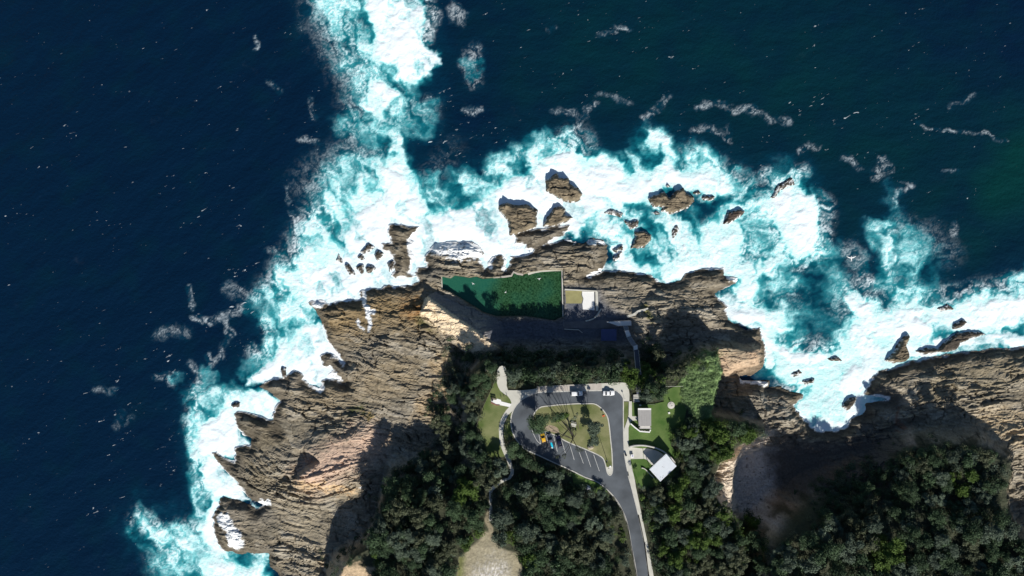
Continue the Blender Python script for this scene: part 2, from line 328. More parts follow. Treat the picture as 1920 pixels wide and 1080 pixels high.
# thin lacy foam
Lc = lambda pts, r, v=0.8, s=0.7: brush(FL, pts, r * 1.45, v, 1.0)
Lc([(615,-40),(640,60),(690,150),(700,190)], 75, 0.7); Lc([(650,240),(720,230),(800,210)], 40, 0.45); Lc([(790,-40),(808,30),(795,70)], 20, 1); Lc([(850,20),(852,32),(868,36)], 15, 1.0, 0.6); Lc([(885,95),(880,125),(890,150)], 20, 0.8)
Lc([(872,210),(895,207)], 9, 0.9); Lc([(680,215),(650,240),(660,260)], 20, 0.6); Lc([(740,170),(770,195)], 25, 0.5)
Lc([(600,400),(570,450),(545,500),(520,540)], 45, 0.85); Lc([(545,400),(560,430),(580,460)], 7, 0.9); Lc([(575,460),(530,465),(500,470)], 8, 0.6); Lc([(590,340),(650,300),(700,310)], 60, 0.55)
Lc([(800,340),(830,300),(850,280)], 40, 0.3); Lc([(910,320),(970,290),(1040,265)], 12, 0.7); Lc([(1040,310),(1080,270)], 45, 0.8); Lc([(1030,265),(1080,245),(1100,205),(1118,198)], 8, 1.0); Lc([(1035,205),(1080,215)], 8, 0.6); Lc([(1120,180),(1150,180),(1180,195)], 8, 0.5)
Lc([(1206,222),(1230,205),(1248,182)], 9, 1.0); Lc([(1310,205),(1345,190),(1375,208),(1400,205),(1440,220)], 8, 0.9); Lc([(1440,222),(1480,228)], 8, 0.9); Lc([(1300,245),(1330,240),(1370,258),(1365,240)], 9, 0.8); Lc([(1500,280),(1520,275),(1540,280)], 9, 0.8)
Lc([(1583,292),(1598,300),(1612,318)], 9, 0.8); Lc([(1640,330),(1655,300),(1670,315),(1648,325)], 12, 0.8); Lc([(1690,340),(1712,350),(1680,360),(1678,385)], 4, 0.9); Lc([(1720,228),(1750,240),(1790,247),(1840,255),(1845,245),(1865,262),(1890,268)], 3.5, 0.9); Lc([(1780,200),(1815,190),(1825,178)], 8, 0.6)
Lc([(1790,420),(1790,435)], 8, 0.7); Lc([(1800,325),(1765,325)], 5, 0.5); Lc([(1660,420),(1672,440),(1660,500),(1668,510)], 9, 0.9); Lc([(1690,430),(1740,440),(1780,470)], 45, 0.4); Lc([(1890,520),(1880,535),(1810,570)], 6, 0.7)
Lc([(1440,330),(1470,345),(1500,320)], 22, 0.9); Lc([(1445,380),(1455,450),(1500,490),(1540,470),(1545,380)], 26, 0.9); Lc([(1590,470),(1610,490)], 26, 0.6); Lc([(1620,520),(1640,540),(1625,560)], 20, 0.8)
Lc([(1300,300),(1390,350),(1420,400)], 40, 0.7); Lc([(1400,480),(1480,560)], 50, 0.45); Lc([(1350,440),(1420,500)], 50, 0.7); Lc([(1410,570),(1450,640),(1580,660)], 26, 0.8); Lc([(1600,560),(1640,600),(1700,560)], 60, 0.7); Lc([(1750,560),(1920,530)], 30, 0.7)
Lc([(1500,720),(1560,760)], 60, 0.8); Lc([(260,970),(300,1000),(330,1040)], 26, 0.95); Lc([(330,990),(420,980)], 26, 0.6); Lc([(300,1050),(400,1080)], 40, 0.5); Lc([(370,740),(365,790),(375,850),(385,920)], 26, 0.8)
Lc([(365,595),(395,602),(420,595),(445,585),(450,575)], 9, 1.0); Lc([(425,600),(432,630),(418,650),(415,670),(395,682),(390,665)], 8, 1.0); Lc([(355,540),(365,575)], 6, 0.8); Lc([(300,630),(320,620),(350,625)], 14, 0.6); Lc([(290,705),(310,700),(320,720)], 9, 0.8); Lc([(355,680),(370,700),(375,720)], 10, 0.7)
Lc([(480,70),(482,92)], 5, 0.9); Lc([(505,155),(525,170)], 7, 0.6); Lc([(580,185),(590,220)], 9, 0.6); Lc([(560,260),(595,268)], 7, 0.8); Lc([(535,350),(540,380)], 5, 0.6); Lc([(1110,1200),(1120,1210)], 5, 0.6)
Lc([(1150,50),(1180,53)], 5, 0.8); Lc([(1025,55),(1040,52)], 5, 0.6); Lc([(1120,62),(1150,62)], 6, 0.6); Lc([(250,780),(215,800),(230,770)], 10, 0.5); Lc([(180,735),(215,730)], 8, 0.5); Lc([(430,540),(480,560)], 18, 0.6); Lc([(500,600),(500,660)], 16, 0.8); Lc([(470,660),(490,680)], 16, 0.7)
# green (weedy, shallow) tint
brush(FG, [(1880,360),(1920,300),(2000,250)], 130, 1.0, 1.0); brush(FG, [(1820,460)], 90, 0.6, 1.0); brush(FG, [(1480,170)], 120, 0.55, 1.0); brush(FG, [(1880,220)], 120, 0.5, 1.0); brush(FG, [(1000,180)], 90, 0.3, 1.0); brush(FG, [(1150,80),(1500,150),(1700,330)], 420, 0.42, 1.0); brush(FG, [(1600,420)], 200, 0.4, 1.0)
# whitecap flecks: how many
FK += 0.22; brush(FK, [(200,700),(330,850)], 240, 0.75, 1.0); brush(FK, [(440,480),(420,700)], 170, 0.8, 1.0); brush(FK, [(560,300),(640,260)], 140, 0.7, 1.0); brush(FK, [(820,290),(880,250),(960,280)], 110, 1.0, 0.9); brush(FK, [(1080,80),(1200,110)], 160, 0.75, 1.0)
brush(FK, [(800,350),(850,330)], 40, 1.0, 0.6); brush(FK, [(1480,240),(1600,240)], 120, 0.65, 1.0); brush(FK, [(820,170)], 100, 0.7, 1.0); brush(FK, [(250,1000)], 150, 0.7, 1.0)

def blur(A, r):
    for ax in (0, 1):
        for _ in range(2):
            P = np.pad(A, [(r + 1, r) if k == ax else (0, 0) for k in (0, 1)], mode='edge'); c = np.cumsum(P, ax, dtype=np.float64)
            A = ((np.take(c, np.arange(2 * r + 1, P.shape[ax]), ax) - np.take(c, np.arange(0, P.shape[ax] - 2 * r - 1), ax)) / (2 * r + 1)).astype(np.float32)
    return A
HALO = blur(np.maximum(FW, FT), 16)
def foam_fields(px, py):
    "foam cover, aeration and tints at survey coordinates (photo px)"
    a = fbm(px / 60, py / 60, 3, 1); b = fbm(px / 60, py / 60, 3, 5)
    c = fbm(px / 17, py / 17, 3, 9); d = fbm(px / 17, py / 17, 3, 14)
    qx = px + a * 15 + c * 8; qy = py + b * 15 + d * 8
    Wm = samp(FW, qx, qy); Tm = samp(FT, px + a * 34 + c * 12, py + b * 34 + d * 12); Lm = samp(FL, px + a * 10 + c * 7, py + b * 10 + d * 7)
    rd = samp(RD, px, py)
    sx = px + 20 * a + 14 * c; sy = py + 20 * b + 14 * d          # swirling coordinates for the fine pattern
    ax_ = np.where(px > 1350, 0.90, 0.55).astype(np.float32); ay_ = np.sqrt(1 - ax_ * ax_) * np.where(px > 1350, -1, 1)   # backwash runs along here
    u_ = (sx * ax_ + sy * ay_) / 1.75; v_ = (-sx * ay_ + sy * ax_) * 1.12; sx, sy = u_, v_
    n1 = fbm(sx / 40, sy / 40, 3, 21); n2 = fbm(sx / 12, sy / 12, 3, 27); n3 = fbm(sx / 5, sy / 5, 2, 29)
    l1 = np.clip(1 - np.abs(fbm(sx / 24, sy / 24, 2, 33)) * 2.2, 0, 1); l2 = np.clip(1 - np.abs(fbm(sx / 11, sy / 11, 2, 37)) * 2.0, 0, 1); l3 = np.clip(1 - np.abs(fbm(sx / 5.5, sy / 5.5, 2, 39)) * 1.8, 0, 1)
    fil = np.clip(0.55 * l1 ** 5 + 0.60 * l2 ** 4 + 0.40 * l3 ** 3, 0, 1.2)
    near = ss(6, 0.3, -rd) * (rd < 1.5) * ss(0.05, 0.4, Wm + 0.8 * Tm)
    core = np.maximum(Wm, 0.5 * near); bell = 4 * core * (1 - core) + 0.34
    wn = core + bell * (0.34 * n1 + 0.26 * n2 + 0.12 * n3) + 0.16 * (fil - 0.4) * bell
    foam = ss(0.38, 1.08, wn) * ss(0.02, 0.2, core)
    hole = ss(-0.02, 0.36, -n1 - 0.45 * n2) * (1 - 0.5 * near); foam *= 1 - 0.85 * hole * (1 - 0.6 * l2 ** 3)
    tz = ss(0.15, 0.85, Tm + 0.35 * n1)
    foam = np.maximum(foam, tz * fil * (0.18 + 0.75 * ss(0.35, 1.0, Tm)) * ss(-0.30, 0.30, n1 + 0.3 * n2))
    lm = ss(0.1, 0.9, Lm) * ss(-0.30, 0.30, n2 + 0.6 * n1 + 0.5 * (l1 - 0.4))
    foam = np.maximum(foam, lm * np.clip(0.75 * l2 ** 6 + 0.75 * l3 ** 5 + 0.14 * n3 + 0.02, 0, 0.85) * (0.50 + 0.50 * ss(0.08, 0.4, samp(HALO, px, py))))
    aer = np.clip(Tm * (0.80 + 0.70 * n1 + 0.25 * n2) + 0.22 * foam * ss(0.02, 0.3, Tm) + 0.80 * ss(0.0, 0.8, Wm) * (0.78 + 0.45 * n1 + 0.15 * n2) + 0.16 * Lm + 0.42 * samp(HALO, px + a * 34, py + b * 34) * (0.8 + 0.9 * n1) * (1 - 0.9 * Tm), 0, 1)
    aer = np.clip(aer + 0.45 * foam * (1 - foam * 0.5) * ss(0.10, 0.38, samp(HALO, px, py)) * (1 - aer), 0, 1)
    aer = np.maximum(aer, (0.20 + 0.24 * ss(0.06, 0.3, samp(HALO, px, py))) * ss(0.0, 0.45, Lm) * (0.75 + 0.8 * n1)); aer = np.clip(aer, 0, 1)
    # whitecaps, small wind flecks lying along the crests
    k = samp(FK, px + 60 * a, py + 60 * b) * (0.7 + 1.1 * fbm(px / 80, py / 80, 2, 51))
    return np.clip(foam, 0, 1), aer, np.clip(samp(FG, px, py) + 0.25 * a, 0, 1), rd, n1, np.clip(k, 0, 1.3)

# ------------------------------------------------------------------ materials
def sea_material():
    m = bpy.data.materials.new('sea_water'); m.use_nodes = True; t = m.node_tree; b = t.nodes['Principled BSDF']
    N = lambda ty: t.nodes.new(ty)
    def at(n):
        a = N('ShaderNodeAttribute'); a.attribute_name = n; return a.outputs['Fac']
    geo = N('ShaderNodeNewGeometry')
    n1 = N('ShaderNodeTexNoise'); n1.inputs['Scale'].default_value = 1.1; n1.inputs['Detail'].default_value = 6; n1.inputs['Distortion'].default_value = 0.8
    t.links.new(geo.outputs['Position'], n1.inputs['Vector'])
    def math_(op, a, b_=None, c=None, clamp=False):
        q = N('ShaderNodeMath'); q.operation = op; q.use_clamp = clamp
        for i, v in enumerate((a, b_, c)):
            if v is None: continue
            if isinstance(v, (int, float)): q.inputs[i].default_value = v
            else: t.links.new(v, q.inputs[i])
        return q.outputs[0]
    nf = math_('SUBTRACT', n1.outputs['Fac'], 0.5)
    aer = math_('ADD', at('aer'), math_('MULTIPLY', nf, math_('MULTIPLY', at('aer'), 0.22)), clamp=True)
    fo = at('foam')
    gate = math_('MULTIPLY', fo, math_('SUBTRACT', 1.0, fo))
    foam = math_('ADD', fo, math_('MULTIPLY', math_('MULTIPLY', nf, gate), 2.2), clamp=True)
    ramp = N('ShaderNodeValToRGB'); e = ramp.color_ramp.elements
    e[0].position = 0.0; e[0].color = (0.0011, 0.0112, 0.032, 1); e[1].position = 1.0; e[1].color = (0.58, 0.90, 0.90, 1)
    for p, c in ((0.22, (0.0012, 0.030, 0.060)), (0.45, (0.004, 0.115, 0.155)), (0.66, (0.022, 0.27, 0.31)), (0.84, (0.20, 0.62, 0.65))):
        q = e.new(p); q.color = (*c, 1)
    t.links.new(aer, ramp.inputs[0])
    mg = N('ShaderNodeMix'); mg.data_type = 'RGBA'; mg.inputs[7].default_value = (0.0014, 0.030, 0.030, 1)
    gm = math_('MULTIPLY', at('green'), math_('SUBTRACT', 1.0, math_('MULTIPLY', aer, 3.0, clamp=True)), clamp=True)
    t.links.new(gm, mg.inputs[0]); t.links.new(ramp.outputs[0], mg.inputs[6])
    mp = N('ShaderNodeMapping'); mp.vector_type = 'TEXTURE'; mp.inputs['Rotation'].default_value = (0, 0, R(24)); mp.inputs['Scale'].default_value = (2.6, 0.85, 1)
    t.links.new(geo.outputs['Position'], mp.inputs['Vector'])
    n4 = N('ShaderNodeTexNoise'); n4.inputs['Scale'].default_value = 1.0; n4.inputs['Detail'].default_value = 3; n4.inputs['Roughness'].default_value = 0.55; n4.inputs['Distortion'].default_value = 0.6
    t.links.new(mp.outputs[0], n4.inputs['Vector'])
    n5 = N('ShaderNodeTexNoise'); n5.inputs['Scale'].default_value = 0.16; n5.inputs['Detail'].default_value = 2; t.links.new(mp.outputs[0], n5.inputs['Vector'])
    thr = math_('SUBTRACT', math_('ADD', n4.outputs['Fac'], math_('MULTIPLY', math_('SUBTRACT', n5.outputs['Fac'], 0.5), 0.35)), math_('SUBTRACT', 0.745, math_('MULTIPLY', at('fleck'), 0.075)))
    cap = math_('MULTIPLY', math_('MULTIPLY', thr, 9.0, clamp=True), 0.8)
    foam = math_('MAXIMUM', foam, cap)
    mx = N('ShaderNodeMix'); mx.data_type = 'RGBA'; mx.inputs[7].default_value = (0.84, 0.93, 0.97, 1)
    t.links.new(foam, mx.inputs[0]); t.links.new(mg.outputs[2], mx.inputs[6])
    t.links.new(mx.outputs[2], b.inputs['Base Color'])
    t.links.new(math_('MULTIPLY_ADD', foam, 0.6, 0.10), b.inputs['Roughness'])
    b.inputs['IOR'].default_value = 1.33
    n2 = N('ShaderNodeTexNoise'); n2.inputs['Scale'].default_value = 0.8; n2.inputs['Detail'].default_value = 7; n2.inputs['Roughness'].default_value = 0.6
    t.links.new(geo.outputs['Position'], n2.inputs['Vector'])
    bp = N('ShaderNodeBump'); bp.inputs['Strength'].default_value = 1; t.links.new(math_('MULTIPLY_ADD', foam, -0.10, 0.32), bp.inputs['Distance'])
    t.links.new(n2.outputs['Fac'], bp.inputs['Height']); t.links.new(bp.outputs[0], b.inputs['Normal'])
    return m
def rock_material():
    m = bpy.data.materials.new('coastal_rock'); m.use_nodes = True; t = m.node_tree; b = t.nodes['Principled BSDF']
    a = t.nodes.new('ShaderNodeAttribute'); a.attribute_name = 'albedo'
    geo = t.nodes.new('ShaderNodeNewGeometry')
    n = t.nodes.new('ShaderNodeTexNoise'); n.inputs['Scale'].default_value = 1.3; n.inputs['Detail'].default_value = 8; n.inputs['Roughness'].default_value = 0.65
    t.links.new(geo.outputs['Position'], n.inputs['Vector'])
    mr = t.nodes.new('ShaderNodeMapRange'); mr.inputs[1].default_value = 0.25; mr.inputs[2].default_value = 0.75; mr.inputs[3].default_value = 0.62; mr.inputs[4].default_value = 1.38
    t.links.new(n.outputs['Fac'], mr.inputs[0])
    v = t.nodes.new('ShaderNodeVectorMath'); v.operation = 'SCALE'
    t.links.new(a.outputs['Color'], v.inputs[0]); t.links.new(mr.outputs[0], v.inputs['Scale'])
    t.links.new(v.outputs[0], b.inputs['Base Color']); b.inputs['Roughness'].default_value = 0.88; b.inputs['Specular IOR Level'].default_value = 0.2
    bp = t.nodes.new('ShaderNodeBump'); bp.inputs['Strength'].default_value = 1; bp.inputs['Distance'].default_value = 0.22
    t.links.new(n.outputs['Fac'], bp.inputs['Height']); t.links.new(bp.outputs[0], b.inputs['Normal'])
    return m
M_SEA = sea_material(); M_ROCK = rock_material()
M_ASPH = mat('asphalt', (0.086, 0.098, 0.112), 0.9, 0.26, 0.22, 0.01, 20)
M_CONC = mat('pale_concrete', (0.53, 0.52, 0.46), 0.85, 0.10, 0.35, 0.01, 10)
M_CONC2 = mat('pinkish_paving', (0.44, 0.40, 0.355), 0.85, 0.12, 0.5, 0.01, 10)
M_KERB = mat('kerb_concrete', (0.50, 0.49, 0.45), 0.85, 0.15, 0.8)
M_LAWN = mat('lawn_grass', (0.075, 0.115, 0.030), 0.95, 0.0, 0.16, 0.12, 3.0, 0.1, col2=(0.215, 0.225, 0.105), detail=9)
M_LAWN2 = mat('green_lawn_grass', (0.055, 0.115, 0.026), 0.95, 0.0, 0.2, 0.12, 3.0, 0.1, col2=(0.125, 0.180, 0.058), detail=9)
M_PAINT = mat('white_road_paint', (0.62, 0.62, 0.60), 0.7, 0.1, 3.0)
M_ROOFG = mat('grey_roof_sheet', (0.33, 0.32, 0.31), 0.55, 0.06, 0.8)
M_ROOFW = mat('white_roof_sheet', (0.62, 0.66, 0.70), 0.45, 0.04, 0.5)
M_WALL = mat('rendered_wall', (0.55, 0.53, 0.49), 0.8, 0.08, 1.0)
M_WHITE = mat('white_paint', (0.78, 0.78, 0.76), 0.5, 0.04, 2.0)
M_DARK = mat('dark_metal', (0.03, 0.03, 0.035), 0.5)
M_STEEL = mat('galvanised_steel', (0.35, 0.36, 0.37), 0.4, 0.08, 4.0, metal=0.6)
M_TIMBER = mat('weathered_timber', (0.20, 0.17, 0.14), 0.85, 0.2, 3.0)
M_BLUEROOF = mat('dark_blue_roof', (0.07, 0.09, 0.20), 0.5, 0.1, 1.0)
M_GLASS = mat('car_glass', (0.012, 0.016, 0.022), 0.08, spec=0.5)
M_RUBBER = mat('tyre_rubber', (0.02, 0.02, 0.02), 0.9)
M_LAMP = mat('lamp_lens', (0.7, 0.7, 0.68), 0.2); M_RED = mat('red_lens', (0.35, 0.02, 0.02), 0.3)
M_BARK = mat('tree_bark', (0.085, 0.070, 0.055), 0.9, 0.3, 3.0, 0.03, 10)
M_BARKD = mat('dark_bark', (0.035, 0.030, 0.026), 0.9, 0.3, 3.0, 0.03, 10)
M_BIRD = mat('white_feathers', (0.85, 0.85, 0.84), 0.7); M_BIRDG = mat('grey_feathers', (0.4, 0.42, 0.44), 0.7)
M_ORANGE = mat('orange_plastic', (0.65, 0.16, 0.06), 0.5)
M_CYAN = mat('cyan_gelcoat', (0.02, 0.50, 0.70), 0.35)
M_WADE = mat('wading_pool_water', (0.30, 0.28, 0.13), 0.12, 0.12, 0.5, 0.01, 3.0, 0.5)
def leaf_material(name, c1, c2):
    m = bpy.data.materials.new(name); m.use_nodes = True; t = m.node_tree; b = t.nodes['Principled BSDF']
    g = t.nodes.new('ShaderNodeNewGeometry'); oi = t.nodes.new('ShaderNodeObjectInfo')
    ad = t.nodes.new('ShaderNodeMath'); ad.operation = 'MULTIPLY_ADD'; ad.inputs[1].default_value = 0.55
    t.links.new(g.outputs['Random Per Island'], ad.inputs[0])
    ml = t.nodes.new('ShaderNodeMath'); ml.operation = 'MULTIPLY'; ml.inputs[1].default_value = 0.45
    t.links.new(oi.outputs['Random'], ml.inputs[0]); t.links.new(ml.outputs[0], ad.inputs[2])
    r = t.nodes.new('ShaderNodeValToRGB'); r.color_ramp.elements[0].color = (*c1, 1); r.color_ramp.elements[1].color = (*c2, 1)
    t.links.new(ad.outputs[0], r.inputs[0]); t.links.new(r.outputs[0], b.inputs['Base Color'])
    b.inputs['Roughness'].default_value = 0.7; b.inputs['Specular IOR Level'].default_value = 0.25
    return m
LEAF = {'dark green': leaf_material('dark_green_leaves', (0.017, 0.036, 0.016), (0.074, 0.126, 0.058)),
        'grey green': leaf_material('grey_green_leaves', (0.028, 0.046, 0.035), (0.130, 0.174, 0.118)),
        'olive brown': leaf_material('olive_brown_leaves', (0.027, 0.038, 0.019), (0.125, 0.142, 0.080)),
        'bright green': leaf_material('bright_green_leaves', (0.026, 0.056, 0.009), (0.110, 0.180, 0.032))}

# ------------------------------------------------------------------ the sea
def spread(lo, hi, step, a, b):
    inner = np.arange(lo, hi + step / 2, step)
    l = [lo]; s = step
    while l[-1] > a: s *= 1.35; l.append(l[-1] - s)
    r = [inner[-1]]; s = step
    while r[-1] < b: s *= 1.35; r.append(r[-1] + s)
    return np.concatenate([np.array(l[1:][::-1]), inner, np.array(r[1:])])
xs = spread(-212, 212, 0.42, -6000, 6000); ys = spread(-122, 120, 0.42, -6000, 6000)
X, Y = np.meshgrid(xs, ys); X = X.astype(np.float32); Y = Y.astype(np.float32)
px = 960 + X * K; py = 540 - Y * K
cpx = np.clip(px, -110, 2030); cpy = np.clip(py, -70, 1200)
foam, aer, green, rdm, nn1, fleck = foam_fields(px, py)
th_ = np.where(X < -50, R(38), R(8)); E_ = X * np.cos(th_) + Y * np.sin(th_); F_ = -X * np.sin(th_) + Y * np.cos(th_)
Zs = 0.42 * fbm(E_ / 26, F_ / 11, 3, 71) + 0.10 * fbm(E_ / 5.5, F_ / 2.4, 2, 74) + foam * (0.25 + 0.45 * nn1 + 0.12 * fbm(X / 3.2, Y / 3.2, 2, 77)) * ss(-1.0, -5.0, rdm)
Zs *= ss(900, 260, np.hypot(X, Y))
keep = (coastd(X, Y) < 7.0) & ~((X > -60) & (Y < -150))
grid_mesh('sea', xs, ys, Zs, keep, {'foam': foam, 'aer': aer, 'green': green, 'fleck': fleck}, M_SEA, True)['kind'] = 'structure'

# ------------------------------------------------------------------ the land
ZP = 16.5                                              # plateau level
PLAT = [(898,676),(912,668),(930,692),(1000,694),(1100,690),(1180,684),(1200,700),(1222,712),(1246,704),(1268,690),(1290,668),(1322,654),(1350,662),(1358,700),(1346,745),(1342,778),(1398,792),(1440,802),(1440,820),(1390,844),
 (1358,870),(1346,897),(1350,932),(1374,958),(1395,990),(1398,1040),(1394,1100),(1390,1400),(1390,5000),(200,5000),(520,1400),(590,1200),(622,1110),(634,1062),(660,1036),(684,1020),(704,980),(712,930),(720,884),(742,868),(772,858),(802,842),
 (822,820),(822,796),(832,776),(860,752),(872,704)]
SEP = [(1392,5000),(1394,1135),(1420,1120),(1440,1110),(1440,1050),(1446,1005),(1470,972),(1512,950),(1546,930),(1602,905),(1652,882),(1690,850),(1732,838),(1792,840),(1850,846),(1884,862),(1892,890),(1880,930),(1888,985),(1905,1010),(1960,1030),(2300,1020),(6000,900),(6000,5000)]  # southern head wall out of view is added to throw shade into the gully
xt = spread(-134, 224, 0.36, -900, 1500); yt = spread(-135, 34, 0.36, -1500, 36)
TX, TY = np.meshgrid(xt, yt); TX = TX.astype(np.float32); TY = TY.astype(np.float32)
def cells(u, v, seed):
    "jointed blocks: random value of the nearest cell and distance to its border"
    iu = np.floor(u); iv = np.floor(v); d1 = np.full(u.shape, 9.0, np.float32); d2 = d1.copy(); val = np.zeros(u.shape, np.float32)
    for a in (-1, 0, 1):
        for b in (-1, 0, 1):
            cu = iu + a; cv = iv + b; h = _perm[(_perm[(cu.astype(np.int32) + seed) & 511] + cv.astype(np.int32)) & 511]
            d = np.maximum(np.abs(cu + (h % 31) / 31.0 - u), np.abs(cv + (h % 29) / 29.0 - v)); n = d < d1
            d2 = np.where(n, d1, np.minimum(d2, d)); val = np.where(n, (h % 97) / 97.0, val); d1 = np.where(n, d, d1)
    return val, d2 - d1
def strata(X, Y):
    "bedding: saw-tooth ledges whose steps face north; dip of the beds changes along the coast"
    g = np.where(X < -28, -0.20 * (X + 28), 0.0) + np.where(X > 110, 0.22 * (X - 110), 0.0)
    blk = ss(26, 8, np.hypot((X + 70) / 1.5, (Y + 68))) ; g = g + blk * (0.45 * (X + 70))
    v = Y - g + 4.0 * fbm(X / 34, Y / 15, 3, 81) + 0.8 * fbm(X / 7, Y / 3.0, 3, 85)
    m1 = ss(-0.15, 0.35, fbm(X / 13, Y / 5, 2, 91)); m2 = ss(-0.2, 0.3, fbm(X / 7, Y / 2.5, 2, 95)); m3 = ss(-0.2, 0.3, fbm(X / 4, Y / 1.5, 2, 97))
    def saw(t):
        f = t - np.floor(t); return np.where(f < 0.86, f / 0.86, (1 - f) / 0.14)
    bed = np.floor(v / 1.9)
    tone = noise(bed * 3.7, X / 22, 99)
    jx = X + 0.25 * v + 1.4 * fbm(X / 5, Y / 5, 2, 101)
    jn = np.floor(v / 5.2); jo = noise(jn * 5.3, jn * 0 + 0.5, 103) * 9
    jt = (jx + jo) / 7.5; jf = np.abs(jt - np.floor(jt) - 0.5) * 7.5
    crack = ss(0.5, 0.1, jf) * ss(-0.05, 0.25, noise(X / 9, Y / 4, 105))
    h = 1.0 * m1 * saw(v / 3.9) + 0.60 * m2 * saw(v / 1.7) + 0.30 * m3 * saw(v / 0.9 + 0.3) + 0.22 * fbm(X / 3.4, v / 0.8, 3, 107) - 0.55 * crack
    cv_, cb_ = cells(X / 6.5 + 0.12 * v, v / 2.6, 7); c2, b2 = cells(X / 2.6 + 0.3 * v, v / 1.2, 19)
    pat = ss(-0.3, 0.25, fbm(X / 20, Y / 14, 2, 109)); h = h * (0.55 + 0.45 * pat) + (1.15 - 0.5 * pat) * 0.85 * cv_ + 0.34 * c2 - 0.35 * ss(0.07, 0.0, cb_)
    crack = np.maximum(crack, 0.85 * ss(0.06, 0.0, cb_) * (1 - 0.6 * pat)); tone = 0.6 * tone + 0.9 * (cv_ - 0.5) + 0.4 * (c2 - 0.5)
    return h, tone, crack
def rough(X, Y, s): return fbm(X / s, Y / s, 4, 111)
wx = 0.9 * fbm(TX / 9, TY / 6, 3, 121); wy = 0.9 * fbm(TX / 9, TY / 6, 3, 125)
cd = coastd(TX + 0.9 * wx, TY + 0.9 * wy) + 1.0 * fbm(TX / 5, (TY + 0.22 * np.clip(TX + 28, -200, 0) - 0.2 * np.clip(TX - 110, 0, 200)) / 1.5, 3, 127)
st, tone, crack = strata(TX, TY)
Z = np.where(cd > 0, 0.35 + 1.6 * ss(0, 3.5, cd) + 0.05 * np.clip(cd, 0, 60), 0.35 * ss(-0.3, 0, cd) - 3.4 * ss(0.0, 5.0, -cd))
land = ss(0.2, 4.0, cd)
def tpx(z): f = K * H / (H - z); return 960 + TX * f, 540 - TY * f
def tsd(poly, z, pad=40):
    "signed distance in metres to an outline seen at level z, evaluated round the outline only"
    P = np.array(UP(poly, z)); x0, y0 = P.min(0) - pad; x1, y1 = P.max(0) + pad
    a, b = np.searchsorted(xt, [x0, x1]); c, d = np.searchsorted(yt, [y0, y1])
    out = np.full(TX.shape, -pad, np.float32)
    if b > a and d > c: out[c:d, a:b] = sdist(TX[c:d, a:b] + wx[c:d, a:b] * 1.3, TY[c:d, a:b] + wy[c:d, a:b] * 1.3, P)
    return out
def raise_(poly, h, wd, off=0.5):
    "blend the ground up (or down) to level h inside an outline, over a flank wd metres wide"
    global Z
    hz = float(np.mean(h)) if not np.isscalar(h) else h
    k = ss(-wd * (1 - off), wd * off, tsd(poly, hz)) * ss(0.5, 7.0, cd); Z = Z * (1 - k) + h * k; return k
# rock rises
raise_([(690,600),(790,590),(860,640),(850,740),(810,790),(700,770),(640,730),(650,660)], 5.0, 26)
raise_([(556,905),(562,850),(585,822),(640,800),(702,780),(706,850),(690,900),(672,918),(600,915)], 6.6, 12)
raise_([(551,838),(562,843),(574,845),(590,850),(601,859),(588,866),(576,876),(566,886),(556,890),(549,880)], 1.9, 2.2)
raise_([(612,808),(640,800),(668,800),(640,816)], 4.4, 3)
raise_([(600,1000),(560,1080),(540,1150),(620,1150),(640,1040)], 4.5, 14)
bl = raise_([(624,1052),(650,1030),(700,1040),(720,1060),(720,1130),(600,1130),(610,1080)], 11.5, 5)
shelf = raise_([(1326,650),(1360,642),(1400,652),(1434,655),(1436,690),(1408,700),(1360,706),(1330,700)], 7.6, 4)
raise_([(1150,575),(1240,560),(1340,575),(1400,600),(1340,620),(1240,605),(1180,590)], 4.6, 12)
raise_([(1190,590),(1238,588),(1244,640),(1236,680),(1205,650)], 6.8, 7)
raise_([(1640,735),(1760,700),(1920,690),(2300,680),(2300,840),(1740,835),(1720,780)], 4.6, 30)
raise_([(1735,835),(1770,800),(1850,800),(1920,800),(2300,800),(2300,870),(1850,860)], 7.5, 14)
raise_([(1385,730),(1440,745),(1480,770),(1500,800),(1440,815),(1385,790)], 5.0, 10)
# shelf behind the pool, cut flat; the cove's beach; the gully
raise_([(912,592),(1050,592),(1160,600),(1172,612),(1172,650),(1060,652),(915,652)], 2.6, 4)
beach = raise_([(1372,862),(1400,845),(1470,835),(1540,845),(1560,900),(1490,945),(1440,975),(1395,968),(1372,930)], 1.6, 5)
raise_([(1342,880),(1364,862),(1392,846),(1384,868),(1377,895),(1378,925),(1370,948),(1348,930)], 8.0, 5)
# slope above the pool and the plateaus
pn, pyy = tpx(8.0)
nsl = ss(-1.5, 1.5, tsd([(912,652),(1176,652),(1204,684),(1222,716),(1200,740),(905,740),(900,690)], 8.0))
Z = Z * (1 - nsl) + np.maximum(Z, 2.6 + (ZP - 2.6) * ss(650, 706, pyy)) * nsl
kp = ss(-2.2, 2.2, tsd(PLAT, ZP, 60))
low = 11.0 * ss(950, 850, pyy) * ss(700, 730, pn) * ss(905, 845, pn); Z = Z * (1 - kp) + np.maximum(Z, ZP - low) * kp
qn, qm = tpx(16.0); sz = 8.5 + 7.0 * ss(1650, 1720, qn) + 8.5 * ss(925, 1010, qm) * ss(1740, 1640, qn) + 2.0 * ss(925, 1010, qm) + 5.5 * ss(1590, 1510, qn) + 2.6 * fbm(TX / 26, TY / 22, 2, 115); ks = ss(-8, 2, tsd(SEP, 13.0, 60)); Z = Z * (1 - ks) + np.maximum(Z, sz) * ks
